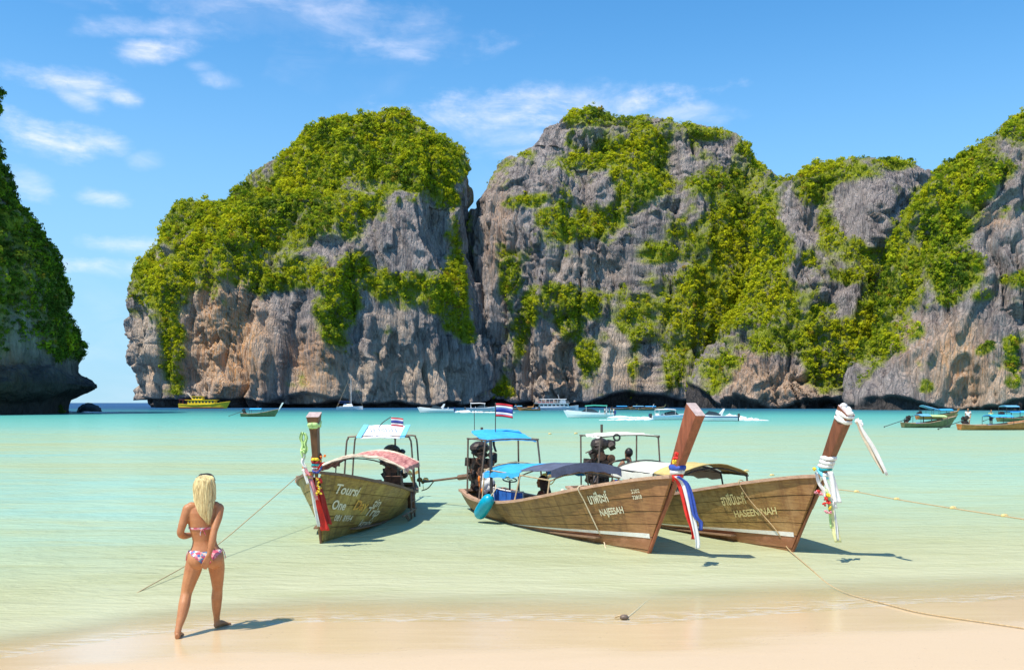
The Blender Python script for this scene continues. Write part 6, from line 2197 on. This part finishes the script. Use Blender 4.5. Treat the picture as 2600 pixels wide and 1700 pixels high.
def speedboat(u, v, L, deg, label, can=None, stripe=None, cab=True, engines=2, hullm=None):
    x, y = W(u, v)
    root = empty('speedboat', (x, y, 0), R(deg), label, 'boat')
    hullm = hullm or M_GELCOAT
    k = L / 8
    S = [i / 14 for i in range(15)]
    be = lambda s: 1.2 * float(np.interp(s, [0, .5, .75, .9, 1], [.92, 1, .82, .45, .04]))
    gz = lambda s: .85 + .45 * s * s
    rows = []
    for s in S:
        kz = -.3 + .75 * max(0, s - .6) ** 1.6
        xs_ = lambda z: (-4 + 8 * s + .55 * z * s ** 4)
        r_ = [Vector((xs_(kz), .03, kz)), Vector((xs_(.15), be(s) * .82, max(.12, kz + .06))), Vector((xs_(.6), be(s) * .97, .55)), Vector((xs_(gz(s)), be(s), gz(s)))]
        rows.append([Vector((q_.x, -q_.y, q_.z)) for q_ in r_[::-1]] + r_)
    MB().loft(rows).build('hull', hullm, root)
    MB().loft([[Vector((-4 + 8 * s + .4 * s ** 4, f * be(s) * .96, gz(s) - .05 + .10 * (1 - f * f))) for f in (-1, -.5, 0, .5, 1)] + [Vector((-4 + 8 * s + .4 * s ** 4, f * be(s) * .96, gz(s) - .12)) for f in (1, .5, 0, -.5, -1)] for s in [.5 + .48 * i / 6 for i in range(7)]]).build('foredeck', M_GELCOAT, root)
    if stripe:
        for sd in (-1, 1):
            MB().loft([[Vector((-4 + 8 * s + .3 * s ** 4, sd * (be(s) * .985 + .012), .62)), Vector((-4 + 8 * s + .3 * s ** 4, sd * (be(s) * .995 + .012), .62 + .16)), Vector((-4 + 8 * s + .3 * s ** 4, sd * (be(s) * .95), .62 + .16)), Vector((-4 + 8 * s + .3 * s ** 4, sd * (be(s) * .94), .62))] for s in S[:-1]]).build('side_stripe', stripe, root)
    # cockpit coaming and screen
    MB().loft([[Vector((xx, f * 1.0, z)) for f in (-1, 1)] + [Vector((xx - .06, f * 1.0, z)) for f in (1, -1)] for xx, z in ((1.6, 1.05), (.75, 1.75))]).build('windscreen', M_GLASS, root)
    for sd in (-1, 1):
        MB().loft([[Vector((xx, sd * 1.0, z0)), Vector((xx, sd * .98, z1)), Vector((xx, sd * .94, z1)), Vector((xx, sd * .95, z0))] for xx, z0, z1 in ((1.5, 1.0, 1.12), (.8, .95, 1.7), (-.4, .9, 1.5), (-1.2, .9, 1.1))]).build('side_window', M_GLASS, root)
    for xx in (-.2, -1.3, -2.4):
        MB().box((xx, 0, .72), (.45, 1.7, .4)).box((xx - .22, 0, 1.05), (.1, 1.7, .5)).build('seat', M_GELCOAT, root)
    if can:
        MB().loft([[Vector((xx, f * 1.1, z + .12 * (1 - f * f))) for f in (-1, -.5, 0, .5, 1)] + [Vector((xx, f * 1.1, z - .06)) for f in (1, .5, 0, -.5, -1)] for xx, z in ((1.0, 2.0), (-.5, 2.12), (-2.8, 2.05))]).build('canopy', can, root)
        for xx in (.8, -2.7):
            for sd in (-1, 1):
                MB().tube([(xx, sd * 1.05, .9), (xx, sd * 1.05, 2.05)], .03, 5).build('canopy_post', M_GELCOAT, root)
        MB().tube([(-.2, .3, 2.1), (-.2, .3, 3.0)], .02, 5).build('antenna_mast', M_PIPE_D, root)
    else:
        MB().loft([[Vector((xx, -.06, z)), Vector((xx, .06, z)), Vector((xx + .35, .06, z)), Vector((xx + .35, -.06, z))] for xx, z in ((-1.0, 1.0), (-1.9, 2.1))]).tube([(-1.2, -1.0, .9), (-1.75, -.9, 1.9), (-1.75, .9, 1.9), (-1.2, 1.0, .9)], .06, 6).build('radar_arch', M_GELCOAT, root)
    for i in range(engines):
        yy = (i - (engines - 1) / 2) * .62
        MB().box((-4.15, yy, .95), (.42, .40, .62), None, .8).box((-4.12, yy, .35), (.2, .16, .8)).build('outboard', M_PIPE_D if i % 2 == 0 else M_NAVYHULL, root)
    root.scale = (k, k, k)
    return root


speedboat(1110, 1047, 8.2, 180, 'white speedboat without a roof heading left by the domed cliff', None, None)
speedboat(1222, 1044, 8.6, 4, 'white speedboat with a blue stripe beside the big striped flag', M_WCLOTH, M_NAVYHULL)
speedboat(1500, 1060, 7.4, 176, 'white speedboat with a green canopy and people on its stern', M_GCAN, None)
speedboat(1700, 1065, 5.6, 14, 'white and light blue speedboat with dark outboards on its left end', M_WCLOTH, M_SKY)
speedboat(1812, 1068, 6.2, 168, 'white speedboat with dark blue engines behind the middle prow', None, M_NAVYHULL, engines=3)


def wake(u, v, L, w, deg, label, h=.35):
    x, y = W(u, v)
    rr = random.Random(int(u * 7))
    mb = MB()
    for i in range(60):
        f = rr.random() ** 1.4
        lx = f * L
        ly = rr.uniform(-1, 1) * w * (.25 + .75 * f)
        r_ = rr.uniform(.15, .5) * (1 - .6 * f)
        mb.ball((lx, ly, .02), (r_ * 2.2, r_, h * (1 - f) * rr.uniform(.3, 1) + .04), 7, 5, .3, i)
    o = mb.build('wake_foam', M_FOAM, None, True, loc=(x, y, 0))
    o.rotation_euler = (0, 0, R(deg))
    tag(o, label, 'wake', kind='stuff')


wake(1148, 1047, 16, 1.0, -4, 'white wake behind the roofless speedboat', .5)
wake(1188, 1045, 12, 1.0, 180, 'white wake left of the speedboat by the flag', .4)
wake(1558, 1061, 9, .7, -4, 'white wake behind the green canopied speedboat', .4)
wake(1650, 1066, 7, .5, 188, 'white wake behind the blue and white speedboat', .3)
wake(1850, 1067, 5, .8, -8, 'white spray behind the speedboat at the middle prow', .9)

# people aboard
pa = simple_person(P(1536, 1056, 149.5) + Vector((0, 0, 0)), R(200), 'tiny passenger on the stern of the green canopied speedboat', STAND, M_WCLOTH, M_NAVY, M_SKIN, None, .62, .045, 'passengers on the speedboat stern')
pa.location.z = .55


def dup(root, loc, rz):
    r = root.copy()
    COL.objects.link(r)
    r.location = loc
    r.rotation_euler = (0, 0, rz)
    for ch in root.children:
        c = ch.copy()
        COL.objects.link(c)
        c.parent = r
    return r


for du, dy, rz in ((8, .4, 1.0), (15, -.4, 4.0), (22, .2, 2.2)):
    q_ = P(1536 + du, 1056, 149.5 + dy)
    dup(pa, (q_.x, q_.y, .5), rz)
q_ = P(2458, 1085, 83.6)
simple_person((q_.x, q_.y, .28), R(150), 'person in white standing on the orange brown boat at right', STAND, M_WCLOTH, M_CREAM, M_SKIN, None, .95, .03)
q_ = P(2516, 1085, 83.9)
simple_person((q_.x, q_.y, .30), R(190), 'person behind the blue canopy of the orange brown boat', STAND, M_GREEN, M_NAVY, M_SKIN, None, .86, .03)


# two-deck white ferry
x, y = W(1415, 1041)
root = empty('ferry', (x, y, 0), R(4), 'large white two deck ferry moored under the cliff', 'ferry')
S = [i / 12 for i in range(13)]
be = lambda s: 2.2 * float(np.interp(s, [0, .6, .85, 1], [.9, 1, .6, .04]))
MB().loft([[Vector((-6.8 + 13.6 * s, -be(s), 1.0 + .7 * s ** 3)), Vector((-6.8 + 13.6 * s, -be(s) * .8, -.3)), Vector((-6.8 + 13.6 * s, be(s) * .8, -.3)), Vector((-6.8 + 13.6 * s, be(s), 1.0 + .7 * s ** 3))] for s in S]).build('hull', M_GELCOAT, root)
MB().loft([[Vector((-6.8 + 13.6 * s, -be(s) - .02, .45)), Vector((-6.8 + 13.6 * s, -be(s) - .02, .62)), Vector((-6.8 + 13.6 * s, be(s) + .02, .62)), Vector((-6.8 + 13.6 * s, be(s) + .02, .45))] for s in S[:-1]]).build('hull_stripe', M_NAVYHULL, root)
MB().box((-1.2, 0, 1.55), (9.4, 3.6, 1.2), None, .97).build('lower_cabin', M_GELCOAT, root)
MB().box((-1.8, 0, 2.22), (11.0, 4.3, .12)).build('upper_deck', M_GELCOAT, root)
MB().box((-1.4, 0, 3.55), (8.4, 4.0, .14), None, .97).build('roof', M_GELCOAT, root)
MB().box((1.6, 0, 2.85), (2.0, 3.0, 1.15), None, .85).build('wheelhouse', M_GELCOAT, root)
MB().box((2.58, 0, 2.95), (.12, 2.3, .45)).build('wheelhouse_window', M_GLASS, root)
for i in range(7):
    for sd in (-1, 1):
        MB().box((-5.2 + i * 1.3, sd * 1.80, 1.62), (.95, .05, .5)).build('window', M_GLASS, root)
for i in range(6):
    for sd in (-1, 1):
        MB().tube([(-5.3 + i * 1.3, sd * 1.95, 2.25), (-5.3 + i * 1.3, sd * 1.95, 3.5)], .05, 5).build('deck_post', M_GELCOAT, root)
for sd in (-1, 1):
    MB().tube([(-7.0, sd * 2.1, 2.75), (3.5, sd * 2.1, 2.75)], .035, 5).build('deck_rail', M_GELCOAT, root)
MB().box((-3.8, 0, 2.6), (4.6, 3.4, .5)).build('bench', M_REDPNT, root)
MB().tube([(.6, 0, 3.6), (.2, 0, 5.0)], .05, 5).tube([(.5, -.6, 4.2), (.5, .6, 4.2)], .04, 5).build('mast', M_GELCOAT, root)

# white sailing catamaran
x, y = W(888, 1039)
root = empty('sailboat', (x, y, 0), R(8), 'white sailing boat with bare mast below the domed cliff', 'sailboat')
for sd in (-1, 1):
    MB().loft([[Vector((-4.6 + 9.2 * s, sd * 1.9 - w_, .95 + .25 * s)), Vector((-4.6 + 9.2 * s, sd * 1.9, -.3)), Vector((-4.6 + 9.2 * s, sd * 1.9 + w_, .95 + .25 * s))] for s, w_ in ((0, .45), (.3, .6), (.6, .55), (.85, .3), (1, .04))]).build('hull', M_GELCOAT, root)
MB().box((-.8, 0, .95), (5.6, 4.2, .3)).build('bridge_deck', M_GELCOAT, root)
MB().box((-.6, 0, 1.55), (3.6, 3.0, .95), None, .75).build('cabin', M_GELCOAT, root)
MB().box((.8, 0, 1.62), (.35, 2.3, .42)).build('window', M_GLASS, root)
MB().box((-2.6, 0, 2.35), (2.6, 3.0, .12)).build('bimini', M_NAVYHULL, root)
MB().tube([(.5, 0, 1.2), (.4, 0, 12.5)], [.10, .05], 7).build('mast', M_GELCOAT, root)
MB().tube([(.45, 0, 2.7), (-3.8, 0, 2.9)], .12, 6).build('boom', M_NAVYHULL, root)
for q_ in ((4.6, 0, 1.2), (-4.4, 1.6, 1.0), (-4.4, -1.6, 1.0), (.0, 2.1, 1.0), (.0, -2.1, 1.0)):
    MB().tube([(.4, 0, 12.2), q_], .025, 4).build('stay', M_PIPE_L, root)

# yellow tour boat
x, y = W(519, 1036.5)
root = empty('tour_boat', (x, y, 0), R(-3), 'long bright yellow wooden tour boat moored left of the domed cliff', 'tour boat')
S = [i / 16 for i in range(17)]
be = lambda s: 2.3 * float(np.interp(s, [0, .3, .7, .9, 1], [.7, 1, .9, .5, .06]))
gz = lambda s: float(np.interp(s, [0, .3, .7, 1], [1.9, 1.5, 1.8, 2.9]))
sx_ = lambda s, z: -10.5 + 20 * s + .5 * z * s ** 4
MB().loft([[Vector((sx_(s, gz(s)), -be(s), gz(s))), Vector((sx_(s, .4), -be(s) * .85, .4)), Vector((sx_(s, -.4), 0, -.5)), Vector((sx_(s, .4), be(s) * .85, .4)), Vector((sx_(s, gz(s)), be(s), gz(s)))] for s in S]).build('hull', M_YBOAT, root)
for sd in (-1, 1):
    MB().tube([(sx_(s, gz(s)), sd * be(s), gz(s)) for s in S], .12, 5).build('gunwale', M_YBOAT, root)
MB().loft([[Vector((sx_(s, .3), -be(s) * .87 - .02, .25)), Vector((sx_(s, .3), -be(s) * .87 - .02, .5)), Vector((sx_(s, .3), be(s) * .87 + .02, .5)), Vector((sx_(s, .3), be(s) * .87 + .02, .25))] for s in S[:-1]]).build('hull_stripe', M_REDPNT, root)
MB().box((-.8, 0, 2.6), (11.5, 3.6, 1.7), None, .96).build('cabin', M_YBOAT, root)
MB().box((-1.0, 0, 3.55), (13.2, 4.0, .2)).build('cabin_roof', M_YBOAT, root)
MB().box((-2.6, 0, 4.3), (4.6, 2.8, 1.3), None, .85).build('wheelhouse', M_YBOAT, root)
MB().box((-2.8, 0, 5.05), (5.4, 3.1, .18)).build('wheelhouse_roof', M_YBOAT, root)
for i in range(8):
    for sd in (-1, 1):
        MB().box((-5.6 + i * 1.4, sd * 1.82, 2.75), (.8, .06, .7)).build('window', M_GLASS, root)
for i in range(3):
    for sd in (-1, 1):
        MB().box((-3.9 + i * 1.3, sd * 1.36, 4.4), (.8, .06, .55)).build('window', M_GLASS, root)
MB().loft([[Vector((-5.2 - a, -.25, z)), Vector((-4.6 - a, -.25, z)), Vector((-4.6 - a, .25, z)), Vector((-5.2 - a, .25, z))] for a, z in ((0, 4.0), (1.0, 5.2), (2.4, 6.6))]).build('funnel', M_CREAM, root)
MB().box((-8.2, 0, 3.7), (4.2, 3.6, .14)).build('stern_awning', M_REDPNT, root)
for xx in (-10.0, -8.4, -6.8):
    for sd in (-1, 1):
        MB().tube([(xx, sd * 1.6, 1.6), (xx, sd * 1.6, 3.7)], .06, 5).build('awning_post', M_REDPNT, root)
MB().tube([(5.0, 0, 3.0), (5.0, 0, 5.6)], .05, 5).build('mast', M_PIPE_D, root)


# rocks
def rock(name, u, v, size, mat, label, seed):
    x, y = W(u, v)
    n1_, n2_ = 26, 18
    th = np.linspace(0, 2 * math.pi, n1_, endpoint=False)
    ph = np.linspace(0.02, math.pi * .62, n2_)
    T_, P2 = np.meshgrid(th, ph)
    d = np.stack([np.sin(P2) * np.cos(T_), np.sin(P2) * np.sin(T_), np.cos(P2)], -1).reshape(-1, 3)
    r_ = 1 + .35 * fbm(d * 1.7, 3, seed) + .15 * ridged(d * 4, 3, seed + 5)
    me = fastmesh(name, d * r_[:, None] * np.array(size), grid_faces(n2_, n1_, True))
    o = link(name, me, mat, None, (x, y, -.1))
    tag(o, label, 'rock')


m_drock = pmat('dark_wet_rock', (0.035, 0.035, 0.04), .6, .5, 1.2, bump=.2)
m_trock = pmat('tan_rock', (0.62, 0.44, 0.27), .9, .25, .5, bump=.2)
rock('sea_rock', 226, 1046, (2.7, 2.2, 2.0), m_drock, 'small dark rock in the water beside the shaded islet', 5)
rock('boulder', 743, 1034, (5.2, 4, 2.6), m_trock, 'pale tan boulder in the dark cave mouth of the domed cliff', 9)
wake(214, 1047, 8, 1.2, 30, 'white surf around the dark rock', .3)
wake(168, 1046, 7, 1.0, 10, 'white surf at the foot of the shaded islet', .4)
